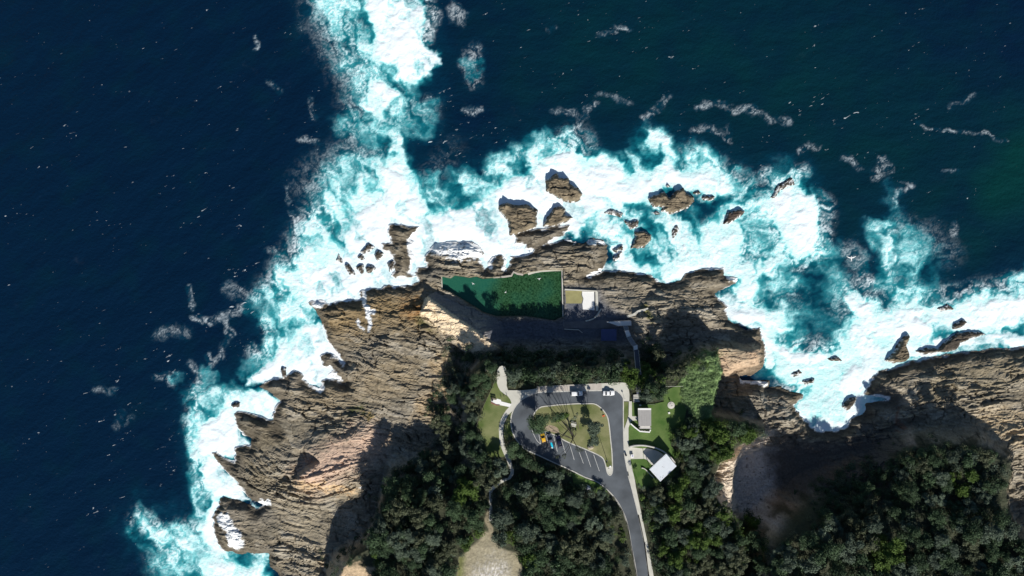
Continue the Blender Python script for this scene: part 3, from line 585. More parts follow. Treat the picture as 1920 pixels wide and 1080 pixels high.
# the pale wedge west of the pool: crest line, gentle south side, steep north side
crest = [U(a, b, 8.0) for a, b in [(800,560),(822,578),(850,597),(878,613),(906,632)]]
cl = ldist(TX, TY, crest); P0 = Vector(crest[0]); P1 = Vector(crest[-1]); dv = (P1 - P0).normalized()
side = (TX - P0.x) * (-dv.y) + (TY - P0.y) * dv.x            # >0 north-east of the crest
al = np.clip((TX - P0.x) * dv.x + (TY - P0.y) * dv.y, 0, 26) / 26
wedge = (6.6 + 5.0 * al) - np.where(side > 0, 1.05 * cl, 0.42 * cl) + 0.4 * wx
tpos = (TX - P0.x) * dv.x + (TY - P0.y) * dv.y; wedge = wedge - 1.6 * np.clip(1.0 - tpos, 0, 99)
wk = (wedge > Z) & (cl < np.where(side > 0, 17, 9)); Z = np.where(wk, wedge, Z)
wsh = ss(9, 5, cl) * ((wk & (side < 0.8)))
# pool basin and flat yard
POOL = [(829,519),(845,522),(853,517),(880,521),(893,519),(905,523),(960,518),(963,511),(981,515),(1000,511),(1020,508),(1054,508),(1056,592),(1040,600),(985,592),(930,592),(905,584),(890,574),(868,561),(846,547),(830,541)]
pk = ss(-0.5, 0.5, sdist(TX, TY, UP(POOL, 1.2)))
rockamp = land * (1 - 0.9 * ks * ss(12, 16, Z)) * (1 - kp * 0.97) * (1 - 0.85 * beach) * (1 - 0.6 * nsl)
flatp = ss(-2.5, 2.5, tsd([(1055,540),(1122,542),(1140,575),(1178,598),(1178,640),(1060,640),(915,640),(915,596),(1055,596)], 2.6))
rockamp = rockamp * (1 - 0.72 * flatp) * (0.45 + 0.75 * ss(-0.35, 0.35, fbm(TX / 22, TY / 16, 2, 157)))
blob = ss(0.25, 0.9, samp(FW, *tpx(1.5)))
Z = Z + rockamp * (st * (0.75 + 0.35 * ss(2, 8, cd)) - 0.35 + 0.5 * rough(TX, TY, 11)) + (1 - kp) * 0.25 * rough(TX, TY, 1.6) * land
flz = flatp * ss(1048, 1062, tpx(2.6)[0]); Z = Z * (1 - flz) + 2.6 * flz
pool_under = pk
Z = Z * (1 - pk) - 1.2 * pk
# the bumpy green at the north east corner of the plateau
GRN = [(1282,690),(1322,657),(1351,663),(1358,700),(1347,745),(1342,786),(1318,792),(1298,776),(1282,755),(1276,722)]
gk = ss(-0.8, 0.8, tsd(GRN, ZP))
Z = Z + gk * (0.5 + 0.9 * fbm(TX / 3.2, TY / 3.2, 3, 131))
bush = np.maximum(kp, ks) * (1 - gk)
Z = Z + bush * ss(10, 15, Z) * 0.35 * rough(TX, TY, 6) * (1 - ss(-1, 1, tsd([(885,700),(960,712),(1240,705),(1300,715),(1290,850),(1262,905),(1225,930),(1240,1400),(1180,1400),(1150,940),(940,830),(885,800)], ZP)))
FLATZ = [(885,696),(960,712),(1205,712),(1290,712),(1290,850),(1270,905),(1225,930),(1242,1400),(1176,1400),(1150,945),(1050,900),(955,915),(925,940),(905,900),(895,810),(885,800)]
fk_ = ss(-1, 1, tsd(FLATZ, ZP)); Z = np.where((Z > 14.5) & (gk < 0.05), Z * (1 - fk_) + (ZP - 0.12) * fk_, Z)
# ------------ colours of the ground
def mixc(A, c, k): return A * (1 - k[..., None]) + np.array(c, np.float32) * k[..., None]
px2, py2 = tpx(4.0)
n_a = fbm(TX / 16, TY / 10, 4, 141); n_b = fbm(TX / 3, TY / 1.4, 3, 145); n_c = fbm(TX / 6, TY / 6, 3, 149)
C = np.zeros(TX.shape + (3,), np.float32) + np.array((0.228, 0.194, 0.140), np.float32)
C = mixc(C, (0.145, 0.130, 0.100), ss(-0.1, 0.5, n_a)); C = mixc(C, (0.30, 0.27, 0.215), ss(0.0, 0.6, -n_a + 0.8 * tone))
sv = fbm(TX / 5, (TY + 0.2 * TX) / 0.9, 3, 147); C = mixc(C, (0.33, 0.305, 0.25), 0.7 * ss(0.1, 0.6, sv)); C = mixc(C, (0.08, 0.07, 0.052), 0.6 * ss(0.15, 0.6, -sv))
C = mixc(C, (0.34, 0.27, 0.18), 0.9 * ss(6.0, 11.0, Z + 2.5 * n_c) * (1 - ss(1600, 1700, px2) * 0.5))
C = mixc(C, (0.10, 0.088, 0.064), 0.7 * ss(0.0, 0.55, n_b - 0.5 * tone)); C = mixc(C, (0.21, 0.195, 0.17), 0.35 * ss(0.0, 0.4, fbm(TX / 25, TY / 18, 3, 151))); C *= (1 - 0.75 * crack)[..., None]
def zone(pts, c, r, k=1.0, z=4.0, soft=1.0):
    global C
    x, y = tpx(z); C = mixc(C, c, k * ss(r, r * (1 - soft), ldist(x + 22 * n_c, y + 22 * n_b, pts)))
zone([(640,600),(720,575),(800,585)], (0.225, 0.160, 0.078), 70, 0.8); zone([(600,740),(680,720),(760,700)], (0.235, 0.185, 0.115), 60, 0.6); zone([(480,900),(470,850),(500,820)], (0.155, 0.130, 0.085), 60, 0.6); zone([(770,575),(800,588)], (0.20, 0.10, 0.035), 30, 0.8); zone([(800,600),(815,600)], (0.085, 0.095, 0.04), 26, 0.8)
zone([(655,768),(685,766)], (0.075, 0.085, 0.028), 9, 0.9); zone([(680,781),(697,780)], (0.27, 0.19, 0.05), 8, 0.95); zone([(590,890),(640,858),(690,830)], (0.46, 0.33, 0.25), 62, 0.9); zone([(560,908),(620,912),(668,922)], (0.50, 0.36, 0.21), 14, 0.9)
zone([(830,690),(845,720),(800,765)], (0.36, 0.27, 0.16), 42, 0.75); zone([(560,960),(600,1040)], (0.29, 0.25, 0.18), 70, 0.6); zone([(1090,590),(1180,590),(1250,570)], (0.24, 0.215, 0.17), 50, 0.6)
zone([(1215,592),(1210,580)], (0.13, 0.13, 0.03), 14, 0.8); zone([(1410,665),(1420,690),(1350,690)], (0.43, 0.31, 0.21), 44, 0.8); zone([(1695,820),(1690,850)], (0.42, 0.32, 0.26), 22, 0.9); zone([(1680,770),(1684,800)], (0.20, 0.09, 0.055), 8, 0.7)
zone([(1760,720),(1880,690),(2000,700)], (0.22, 0.185, 0.12), 60, 0.6); zone([(1850,790),(1920,800)], (0.42, 0.33, 0.21), 46, 0.75); zone([(1490,880),(1560,880),(1640,860)], (0.070, 0.062, 0.056), 80, 0.92, 4.0, 0.6); zone([(1550,895),(1600,870)], (0.14, 0.10, 0.07), 26, 0.7); zone([(1455,930),(1475,965)], (0.17, 0.10, 0.055), 22, 0.8)  # the wide near-black zone paints deeper shade into the cove slope
C = mixc(C, (0.68, 0.55, 0.38), 0.92 * wsh * ss(-0.5, 0.2, n_b + 0.5)); C = mixc(C, (0.20, 0.20, 0.20), 0.8 * (wk & (side > 0.8)))  # wedge: sandy south side brightened as sunlit, north side greyed as shaded
C = mixc(C, (0.46, 0.43, 0.41), beach * ss(1470, 1425, px2 + 30 * n_c + 10 * n_a) * (0.75 + 0.3 * n_b)); C = mixc(C, (0.06, 0.05, 0.04), beach * ss(0.35, 0.5, noise(TX / 0.9, TY / 0.9, 161)))
wet = ss(5.5, 0.4, cd + 3.0 * n_c) * (Z < 3.8); C = mixc(C, (0.062, 0.052, 0.038), 0.72 * wet)
C = mixc(C, (0.088, 0.100, 0.128), 0.88 * flatp)  # blue-grey of the cliff's shade painted into the terrace colour
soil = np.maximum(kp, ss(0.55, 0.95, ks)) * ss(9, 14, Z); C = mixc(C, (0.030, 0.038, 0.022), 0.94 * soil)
zone([(1374,955),(1362,925),(1360,892),(1378,862),(1400,846),(1440,822)], (0.58, 0.49, 0.39), 22, 0.95, 10.0, 0.5)
zone([(622,1072),(650,1062),(690,1072)], (0.52, 0.39, 0.25), 26, 0.95, 11.0, 0.6); zone([(1338,976),(1336,990)], (0.45, 0.32, 0.2), 9, 0.9, 17.0)
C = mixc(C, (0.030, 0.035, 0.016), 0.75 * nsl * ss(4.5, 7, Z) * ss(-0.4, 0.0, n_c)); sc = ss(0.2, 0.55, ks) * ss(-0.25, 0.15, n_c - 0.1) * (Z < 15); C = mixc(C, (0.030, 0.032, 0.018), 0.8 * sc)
C = mixc(C, (0.130, 0.205, 0.075), gk); C = mixc(C, (0.205, 0.285, 0.125), gk * ss(0.0, 0.5, n_b))
CLEAR = [(907,1000),(921,998),(926,1010),(938,1025),(970,1040),(976,1060),(986,1082),(992,1140),(990,1400),(830,1400),(850,1120),(856,1080),(862,1046),(878,1026),(900,1012)]
ck = ss(-0.6, 0.6, tsd(CLEAR, ZP)); C = mixc(C, (0.27, 0.24, 0.165), ck); x16, y16 = tpx(ZP)
gr = ck * ss(1.0, 0.2, np.hypot((x16 - 922) / 52, (y16 - 1085) / 62) + 0.35 * n_c); grain = ss(-0.15, 0.35, noise(TX / 0.55, TY / 1.2, 171))
C = mixc(C, (0.55, 0.53, 0.50), gr * (0.25 + 0.75 * grain)); C = mixc(C, (0.15, 0.16, 0.06), ck * ss(876, 862, x16 - 6 * n_c))
pt = ss(5.5, 3.5, ldist(x16 + 3 * n_c, y16, [(919,958),(912,975),(920,990),(920,1005)])); C = mixc(C, (0.22, 0.19, 0.13), pt * kp)
C = mixc(C, (0.02, 0.045, 0.022), pk)
C *= 1.12
# thin white water running over the low ledges
WS = np.zeros_like(GX)
for pts, r, v in [([(678,543),(682,562),(688,580),(692,600),(694,618)], 6, 1), ([(670,600),(674,612),(682,618)], 4, .7), ([(588,570),(605,562),(625,560)], 14, .8), ([(690,582),(700,585)], 8, .8), ([(610,655),(625,668),(640,682)], 8, .8), ([(575,715),(595,728)], 14, .8), ([(610,700),(635,712)], 8, .9),
  ([(415,975),(430,1000),(440,1020)], 20, .85), ([(480,950),(500,945)], 8, 1), ([(438,762),(450,770)], 10, .7), ([(820,460),(850,470),(890,470)], 26, .75), ([(862,470),(868,490)], 4, 1), ([(905,490),(918,500),(925,480)], 8, .9), ([(945,505),(950,480)], 6, 1), ([(735,535),(770,528)], 8, .9), ([(765,450),(770,500)], 8, .9),
  ([(1105,518),(1130,508)], 5, .9), ([(1060,448),(1080,452)], 5, .8), ([(1110,452),(1130,455)], 8, .8), ([(1395,525),(1370,520)], 10, .8), ([(1395,715),(1440,722)], 6, .8), ([(1640,748),(1672,748)], 8, 1), ([(1605,775),(1620,760)], 14, .7)]:
    brush(WS, pts, r, v, 0.7)
wsm = samp(WS, px2 + 8 * n_c, py2 + 8 * n_b); fwz = ss(0.35, 0.9, samp(FW, *tpx(1.0))); edge = ss(2.6, 0.0, cd + 2.0 * n_c + 0.8 * n_b) * fwz * 0.7 * ss(-0.1, 0.45, n_c)
lace2 = 1 - np.abs(fbm(TX / 2.2, TY / 2.2, 3, 181)) * 2
wv = np.clip(np.maximum(wsm, edge) * 1.25 + 0.55 * (lace2 - 0.75), 0, 1) * (np.maximum(wsm, edge) > 0.12) * (Z < 5.5)
C = mixc(C, (0.88, 0.90, 0.90), np.maximum(ss(0.25, 0.85, wv), ss(0.25, -0.1, cd + 0.8 * n_b) * fwz))
keep = (cd > -4.0)
keep[1:-1, 1:-1] &= True
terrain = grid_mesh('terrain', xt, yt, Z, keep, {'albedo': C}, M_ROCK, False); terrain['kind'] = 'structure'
def zat(x, y):
    i = np.searchsorted(xt, x) - 1; j = np.searchsorted(yt, y) - 1
    i = int(min(max(i, 0), len(xt) - 2)); j = int(min(max(j, 0), len(yt) - 2))
    fx = (x - xt[i]) / (xt[i + 1] - xt[i]); fy = (y - yt[j]) / (yt[j + 1] - yt[j])
    return float((Z[j, i] * (1 - fx) + Z[j, i + 1] * fx) * (1 - fy) + (Z[j + 1, i] * (1 - fx) + Z[j + 1, i + 1] * fx) * fy)

# ------------------------------------------------------------------ rocks in the sea, each one its own
for poly, hh, lb, gr in ROCKS:
    hh *= 0.72 if hh > 1.8 else 1.0
    P = np.array(UP(poly, hh * 0.6)); lo = P.min(0) - 1.5; hi = P.max(0) + 1.5; step = 0.3
    ax = np.arange(lo[0], hi[0], step); ay = np.arange(lo[1], hi[1], step); AX, AY = np.meshgrid(ax, ay); AX = AX.astype(np.float32); AY = AY.astype(np.float32)
    d = sdist(AX + 0.6 * fbm(AX / 3, AY / 3, 3, 191), AY + 0.6 * fbm(AX / 3, AY / 3, 3, 195), P)
    d = d + 0.45; s_, tn, cr = strata(AX, AY); wd = 0.9 + 0.35 * hh
    z = -0.9 + (hh * 0.72 + 0.9) * ss(-0.7, wd, d) + ss(0, wd, d) * min(1, hh / 3) * (0.85 * s_ + 0.4 * fbm(AX / 4, AY / 4, 3, 197)) + 0.15 * fbm(AX / 1.2, AY / 1.2, 2, 199)
    na = fbm(AX / 5, AY / 3, 3, 201)
    c = np.zeros(AX.shape + (3,), np.float32) + np.array((0.19, 0.155, 0.105), np.float32)
    c = mixc(c, (0.10, 0.085, 0.06), ss(-0.2, 0.5, na + 0.4 * tn)); c = mixc(c, (0.26, 0.215, 0.145), ss(0.1, 0.7, -na)); c *= (1 - 0.6 * cr)[..., None]
    if 'reddish' in lb: c = mixc(c, (0.13, 0.065, 0.05), np.full(AX.shape, 0.7, np.float32))
    wt = ss(1.1, 0.3, z + 0.3 * na); c = mixc(c, (0.055, 0.046, 0.036), 0.8 * wt)
    if hh < 1.7: c = mixc(c, (0.06, 0.052, 0.045), np.full(AX.shape, 0.75, np.float32))
    lc = 1 - np.abs(fbm(AX / 1.7, AY / 1.7, 3, 205)) * 2; c = mixc(c, (0.86, 0.88, 0.88), 0.9 * ss(0.7, 0.95, lc) * ss(1.3, 0.4, z))
    ctr = P.mean(0)
    o = grid_mesh('sea_rock', ax - ctr[0], ay - ctr[1], z, d > -0.9, {'albedo': c}, M_ROCK, False); o.location = (ctr[0], ctr[1], 0)
    tag(o, lb, 'rock', gr)

# ------------------------------------------------------------------ car park, road, paths, lawns (sheets and kerbs on the plateau)
def zc(u, v): return (880 + u / 4.155, 660 + v / 4.155)         # reading of the enlarged photo
G = ZP
def sheet(name, poly, z, th, m, lab=None):
    bm = bmesh.new(); prism(bm, UP(poly, z), z - th, z); o = mobj(name, bm, m); o['kind'] = 'structure'; return o
LOOP = [zc(*p) for p in [(525,318),(600,312),(780,306),(900,302),(1040,300),(1130,297),(1168,318),(1195,350),(1200,380),(1200,500),(1201,640),(1206,760),(1217,850),(1240,960)]] + \
       [(1178,892),(1184,913),(1197,965),(1209,1022),(1217,1083),(1240,1210),(1208,1210),(1194,1080),(1185,1030),(1177,985),(1167,957),(1150,930),(1122,905),(1097,895),(1067,880),(1040,868),(1010,854)] + \
       [zc(*p) for p in [(430,755),(378,700),(345,645),(328,590),(324,540),(328,495),(342,455),(362,420),(388,390),(425,362),(470,338)]]
LOOP = smoothline(LOOP, 3, True)
sheet('road', LOOP, G + 0.05, 0.5, M_ASPH)
ISL = [(1015,763),(1031,761),(1048,759),(1065,758),(1082,757),(1100,757),(1113,757),(1122,761),(1130,768),(1136,776),(1140,785),(1143,804),(1145,825),(1147,843),(1148,860),(1148.5,877),(1148,886),(1145,891),(1141,890),(1138,884),(1136,874),
       (1133,864),(1128,857),(1111,848),(1087,838),(1068,830.5),(1053,823),(1046,818),(1038,815),(1030,812),(1022,809),(1012,806),(1004,800),(1000,791),(1000,780),(1005,770)]
ISL = smoothline(ISL, 2, True)
sheet('lawn', ISL, G + 0.17, 0.4, mat('dry_lawn_grass', (0.105, 0.130, 0.042), 0.95, 0.0, 0.16, 0.12, 3.0, 0.1, col2=(0.28, 0.265, 0.145), detail=9))
def kerb(pts, closed=False, wd=0.38):
    bm = bmesh.new(); strip(bm, UP(pts, G + 0.2), wd, G - 0.2, G + 0.19, closed); o = mobj('kerb', bm, M_KERB); o['kind'] = 'structure'; return o
kerb(ISL, True)
n0 = len(LOOP)
nw = 3 * 14
kerb(LOOP[0:nw - 3]); kerb(LOOP[-3 * 28 + 6:] + LOOP[:1])
kerb([(1178,892),(1184,913),(1197,965),(1209,1022),(1217,1083),(1240,1210)]); kerb([(1205,1180),(1194,1080),(1185,1030),(1177,985),(1167,957),(1150,930)], wd=0.25)
sheet('traffic_island_nose', [(1136.5,876),(1147.6,875),(1147.6,886),(1145,889.5),(1141.5,889),(1139,884)], G + 0.176, 0.05, M_CONC)
# pavement round the head of the loop, with the pinkish bay between control joints
PAVE = [zc(*p) for p in [(215,240),(213,190),(220,140),(235,115),(255,107),(278,118),(292,150),(294,210),(290,262),(302,298),(360,298),(420,298),(480,292),(527,284),(527,268),(660,262),(780,255),(900,249),(1040,244),(1130,238),(1215,238),(1238,265),(1248,330),(1246,384),(1202,384),(1196,350),(1168,318),(1130,297),(1040,300),(900,302),(780,306),(600,312),(525,318),(470,338),(425,362),(388,392),(362,422),(345,450)]] + \
       [zc(*p) for p in [(300,495),(270,560),(262,620),(266,690),(280,735),(305,790),(325,850),(348,910),(345,955),(320,990)]] + [(948,902),(937,908),(924,920),(923,938),(923,956),(923,978),(917,978),(917,956),(917,935),(917,917),(934,903),(945,896)] + \
       [zc(*p) for p in [(300,985),(320,945),(318,915),(300,870),(280,820),(258,770),(240,720),(232,660),(230,600),(238,550),(254,505),(285,455),(318,420),(328,395),(318,370),(300,345),(265,322),(240,300),(224,272)]]
sheet('footpath', PAVE, G + 0.18, 0.45, M_CONC)
sheet('paving', [zc(*p) for p in [(530,270),(660,264),(780,257),(895,251),(895,297),(780,302),(610,308),(530,312)]], G + 0.184, 0.1, M_CONC2)
sheet('paving', [zc(*p) for p in [(935,251),(1030,247),(1033,296),(925,298),(915,285)]], G + 0.184, 0.1, M_CONC2)
EPATH = [zc(*p) for p in [(1243,384),(1266,384),(1268,500),(1312,503),(1312,532),(1260,536),(1240,590),(1240,738),(1350,752),(1357,832),(1255,834),(1262,880),(1290,1000)]] + [(1192,912),(1203,965),(1215,1022),(1224,1070),(1240,1180),(1232,1180),(1217,1075),(1209,1022),(1197,965),(1184,913),(1177,880)] + [zc(*p) for p in [(1216,850),(1207,760),(1204,650),(1206,600),(1226,545),(1241,490)]]
sheet('footpath', EPATH, G + 0.18, 0.45, M_CONC)
sheet('lawn', [(900,805),(893,800),(897,790),(905,765),(918,737),(929,712),(934,716),(938,732),(946,740),(956,746),(959,755),(953,770),(941,782),(936,800),(937,820),(941,838),(950,855),(930,858),(915,856)], G + 0.15, 0.35, M_LAWN)
sheet('lawn', [zc(*p) for p in [(344,452),(366,420),(352,440),(332,495),(326,540),(330,592),(345,640),(290,700),(268,650),(266,600),(275,560),(303,496)]], G + 0.15, 0.35, M_LAWN)
sheet('lawn', [zc(*p) for p in [(1204,388),(1240,388),(1238,490),(1222,545),(1204,598)]], G + 0.15, 0.35, M_LAWN)
sheet('lawn', [(1184,753),(1200,758),(1228,757),(1245,753),(1240,736),(1262,726),(1284,716),(1292,735),(1288,765),(1280,800),(1262,812),(1258,836),(1276,856),(1272,890),(1240,906),(1212,918),(1196,914),(1186,885),(1181,858),(1178,830),(1178,800),(1184,784)], G + 0.12, 0.35, M_LAWN2)
sheet('lawn', [(1072,886),(1085,889),(1097,897),(1122,907),(1140,922),(1120,926),(1098,914),(1075,905)], G + 0.13, 0.35, M_LAWN2)
sheet('worn_earth', smoothline([(1022,802),(1030,797),(1045,802),(1048,812),(1038,811),(1026,807)], 4, True), G + 0.176, 0.1, mat('bare_earth', (0.30, 0.24, 0.17), 0.95, 0.2, 1.0))
def n9(u, v): return (990 + u / 9.0, 780 + v / 9.0)
for a, b in [((290,255),(355,530)), ((432,338),(495,600)), ((560,390),(630,620)), ((698,460),(780,740)), ((865,612),(935,800)), ((965,585),(1062,860)), ((1107,652),(1205,930)), ((183,310),(212,470))]:
    bm = bmesh.new(); strip(bm, UP([n9(*a), n9(*b)], G), 0.13, G + 0.02, G + 0.056); mobj('bay_line', bm, M_PAINT)['kind'] = 'structure'
bm = bmesh.new(); strip(bm, UP(smoothline([n9(*p) for p in [(68,225),(85,285),(115,350),(155,420),(212,472)]], 4), G), 0.13, G + 0.02, G + 0.054); mobj('edge_line', bm, M_PAINT)['kind'] = 'structure'

# ------------------------------------------------------------------ the rock pool
bm = bmesh.new(); prism(bm, UP(POOL, 1.25), 0.9, 1.25)
mw = bpy.data.materials.new('pool_water'); mw.use_nodes = True; t = mw.node_tree; b = t.nodes['Principled BSDF']
geo = t.nodes.new('ShaderNodeNewGeometry'); n1 = t.nodes.new('ShaderNodeTexNoise'); n1.inputs['Scale'].default_value = 1.5; n1.inputs['Detail'].default_value = 7; n1.inputs['Distortion'].default_value = 0.5
n2 = t.nodes.new('ShaderNodeTexNoise'); n2.inputs['Scale'].default_value = 0.11; n2.inputs['Detail'].default_value = 3
t.links.new(geo.outputs['Position'], n1.inputs['Vector']); t.links.new(geo.outputs['Position'], n2.inputs['Vector'])
r = t.nodes.new('ShaderNodeValToRGB'); r.color_ramp.elements[0].position = 0.33; r.color_ramp.elements[1].position = 0.70
r.color_ramp.elements[0].color = (0.004, 0.022, 0.006, 1); r.color_ramp.elements[1].color = (0.040, 0.116, 0.050, 1)
t.links.new(n1.outputs['Fac'], r.inputs[0])
sx = t.nodes.new('ShaderNodeSeparateXYZ'); t.links.new(geo.outputs['Position'], sx.inputs[0])
mr = t.nodes.new('ShaderNodeMapRange'); mr.inputs[1].default_value = -3.0; mr.inputs[2].default_value = -11.0; t.links.new(sx.outputs['X'], mr.inputs[0])
ma = t.nodes.new('ShaderNodeMath'); ma.operation = 'MULTIPLY_ADD'; ma.inputs[1].default_value = 1.6; ma.inputs[2].default_value = -0.8; t.links.new(n2.outputs['Fac'], ma.inputs[0])
mb = t.nodes.new('ShaderNodeMath'); mb.operation = 'ADD'; mb.use_clamp = True; t.links.new(mr.outputs[0], mb.inputs[0]); t.links.new(ma.outputs[0], mb.inputs[1])
mc = t.nodes.new('ShaderNodeMath'); mc.operation = 'MULTIPLY'; mc.inputs[1].default_value = 0.75; t.links.new(mb.outputs[0], mc.inputs[0])
mx = t.nodes.new('ShaderNodeMix'); mx.data_type = 'RGBA'; mx.inputs[7].default_value = (0.016, 0.116, 0.080, 1)
t.links.new(mc.outputs[0], mx.inputs[0]); t.links.new(r.outputs[0], mx.inputs[6]); t.links.new(mx.outputs[2], b.inputs['Base Color'])
b.inputs['Roughness'].default_value = 0.12; b.inputs['IOR'].default_value = 1.33
o = mobj('pool_water', bm, mw); o['kind'] = 'structure'
tag(empty('pool_wall', (*U(1056, 550, 1.5), 0)), 'straight pale concrete wall along the eastern end of the green pool', 'wall')
pw = bpy.data.objects['pool_wall']
def part_prism(name, poly, z0, z1, m, par, z=None):
    q = UP(poly, z1 if z is None else z); bm = bmesh.new(); prism(bm, [(a - par.location.x, b - par.location.y) for a, b in q], z0 - par.location.z, (z1 - par.location.z)); return mobj(name, bm, m, par)
part_prism('wall', [(1053.5,507),(1058.5,506),(1059.5,600),(1055.5,600)], -1, 1.75, M_CONC, pw)
part_prism('coping', [(1052.8,506.5),(1055,506.5),(1056.8,600),(1054.6,600)], 1.6, 1.9, M_KERB, pw)
o = empty('pool_rim', (*U(1000, 510, 1.5), 0), 0, 'low concrete rim patched along the northern edge of the pool', 'wall')
bm = bmesh.new(); strip(bm, [(a - o.location.x, b - o.location.y) for a, b in UP([(1055,506),(1035,506.5),(1015,508),(1003,510),(990,514)], 1.8)], 0.8, -1, 1.85); mobj('wall', bm, M_CONC, o)
bm = bmesh.new(); strip(bm, [(a - o.location.x, b - o.location.y) for a, b in UP([(981,515),(970,513.5),(963,510),(959,517),(945,519),(925,520)], 1.8)], 0.7, -1, 1.8); mobj('wall', bm, M_CONC2, o)
bm = bmesh.new(); strip(bm, UP([(827.5,519),(828,530),(829,545)], 1.8), 0.55, -1, 2.2); tag(mobj('end_wall', bm, M_CONC), 'short thin concrete wall closing the western end of the pool', 'wall')
# toddlers' pool and its deck
o = empty('wading_pool', (*U(1090, 560, 2.6), 2.6), 0, 'shallow yellow wading pool beside the white slab east of the pool', 'pool')
part_prism('floor', [(1060,545),(1091,545.5),(1090,553),(1093,560),(1090,569),(1061,569)], 2.2, 2.66, M_WADE, o)
part_prism('wall', [(1059,541.5),(1120,545),(1120,547),(1059,544.2)], 2.0, 3.1, M_CONC, o)
o = empty('concrete_slab', (*U(1104, 560, 2.6), 2.6), 0, 'bright white concrete slab between the wading pool and the rocks', 'slab')
part_prism('slab', [(1091.5,546.5),(1115,547),(1115.5,582),(1093,580),(1092,570),(1094,560),(1091.5,553)], 2.2, 2.70, M_WHITE, o)
part_prism('edge_wall', [(1116.2,547),(1121,547),(1122,583),(1117,583)], 2.0, 2.95, M_CONC, o)
part_prism('edge_line', [(1114.6,548),(1115.8,548),(1116.2,582),(1115,582)], 2.3, 2.9, M_DARK, o)
bm = bmesh.new(); strip(bm, UP(smoothline([(1127,579),(1120,590),(1112,598),(1098,602)], 4), 2.9), 0.5, 1.8, 3.1); tag(mobj('low_wall', bm, M_CONC), 'low curved concrete wall in shade running from the white slab to the stairs', 'wall')
bm = bmesh.new(); p_ = UP(smoothline([(1176,594),(1187,590),(1196,584),(1207,581),(1215,579)], 4), 4.6)
strip(bm, p_, 0.9, 2.5, [max(zat(a, b_) + 0.35, 3.2) for a, b_ in p_]); tag(mobj('rock_path', bm, M_CONC), 'narrow pale concrete path climbing the rocks north east of the stairs', 'path')
sheet('footpath', [(1050,604),(1137,600),(1150,606),(1168,606),(1168,612),(1120,616),(1050,614)], 2.72, 0.5, mat('shade_toned_concrete', (0.16, 0.155, 0.16), 0.8, 0.15, 0.5))  # concrete colour darkened to carry the cliff's shade
o = empty('changing_shed', (*U(1141, 628, 5), 2.5), 0, 'low changing shed with flat dark blue roof in the shade of the cliff', 'shed')
part_prism('wall', [(1129,619),(1154,619),(1154,637),(1129,637)], 2.2, 4.9, M_WALL, o, 5)
part_prism('roof', [(1127,617),(1156,617),(1156,639),(1127,639)], 4.9, 5.1, M_BLUEROOF, o)
for k in range(6): part_prism('roof_rib', [(1129 + k * 4.8, 617.3), (1129.5 + k * 4.8, 617.3), (1129.5 + k * 4.8, 638.7), (1129 + k * 4.8, 638.7)], 5.09, 5.15, M_BLUEROOF, o)
part_prism('door', [(1138,618.6),(1143,618.6),(1143,619.0),(1138,619.0)], 2.3, 4.5, M_DARK, o, 5)
bm = bmesh.new(); strip(bm, UP([(1058,617),(1085,618.5),(1092,624)], 3.0), 0.25, 2.4, 3.5); tag(mobj('low_wall', bm, M_CONC), 'thin straight concrete wall in deep shade behind the wading pool', 'wall')
# ------------------------------------------------------------------ the stairs down the cliff
def stair(pts, label, wd, n, par_name='stair_flight', m=M_STEEL, rail=True):
    (x0, y0, z0), (x1, y1, z1) = pts
    o = empty(par_name, (x0, y0, z0), 0, label, 'stairs', 'flights of the cliff stairs'); d = Vector((x1 - x0, y1 - y0, z1 - z0)); L2 = math.hypot(d.x, d.y); ang = math.atan2(d.y, d.x)
    bm0 = bmesh.new(); bx(bm0, (0, 0, 0), (L2 / n * 0.86, wd, 0.06)); me = bpy.data.meshes.new('tread'); bm0.to_mesh(me); bm0.free(); me.materials.append(m)
    for k in range(n):
        q = shared('tread', me, o); q.location = d * ((k + 0.5) / n); q.rotation_euler = (0, 0, ang)
    nn = Vector((-math.sin(ang), math.cos(ang), 0))
    for s in (-1, 1):
        bm = bmesh.new(); tube(bm, nn * s * wd / 2 - Vector((0, 0, 0.15)), d + nn * s * wd / 2 - Vector((0, 0, 0.15)), 0.1, n=4); mobj('stringer', bm, M_STEEL, o)
        if rail:
            bm = bmesh.new(); up = Vector((0, 0, 1.0)); tube(bm, nn * s * wd / 2 + up, d + nn * s * wd / 2 + up, 0.045, n=6); tube(bm, nn * s * wd / 2 + up * .5, d + nn * s * wd / 2 + up * .5, 0.03, n=6)
            for k in range(5): tube(bm, d * (k / 4) + nn * s * wd / 2, d * (k / 4) + nn * s * wd / 2 + up, 0.04, n=6)
            mobj('handrail', bm, M_STEEL, o)
    return o
def U3(px, py, z): return (*U(px, py, z), z)
M_SHADE_STEEL = mat('shade_toned_steel_grating', (0.10, 0.11, 0.15), 0.5, 0.15, 3.0)  # steel coloured dark and bluish to stand for the trees' shade
stair((U3(1197,702,17.0), U3(1192.5,656,10.2)), 'long upper flight of the cliff stairs running down through the bush', 1.7, 30, m=M_SHADE_STEEL)
o = empty('walkway', U3(1199, 720, 17.0), 0, 'raised walkway of shade-darkened steel linking the broad grey steps to the cliff stairs', 'walkway')
for k in range(18): part_prism('plank', [(1202.6 - .32 * k, 738.4 - 2.05 * k), (1202.3 - .32 * k, 736.6 - 2.05 * k), (1193.6 - .32 * k, 737.4 - 2.05 * k), (1193.9 - .32 * k, 739.2 - 2.05 * k)], 16.9, 17.0, M_SHADE_STEEL, o)
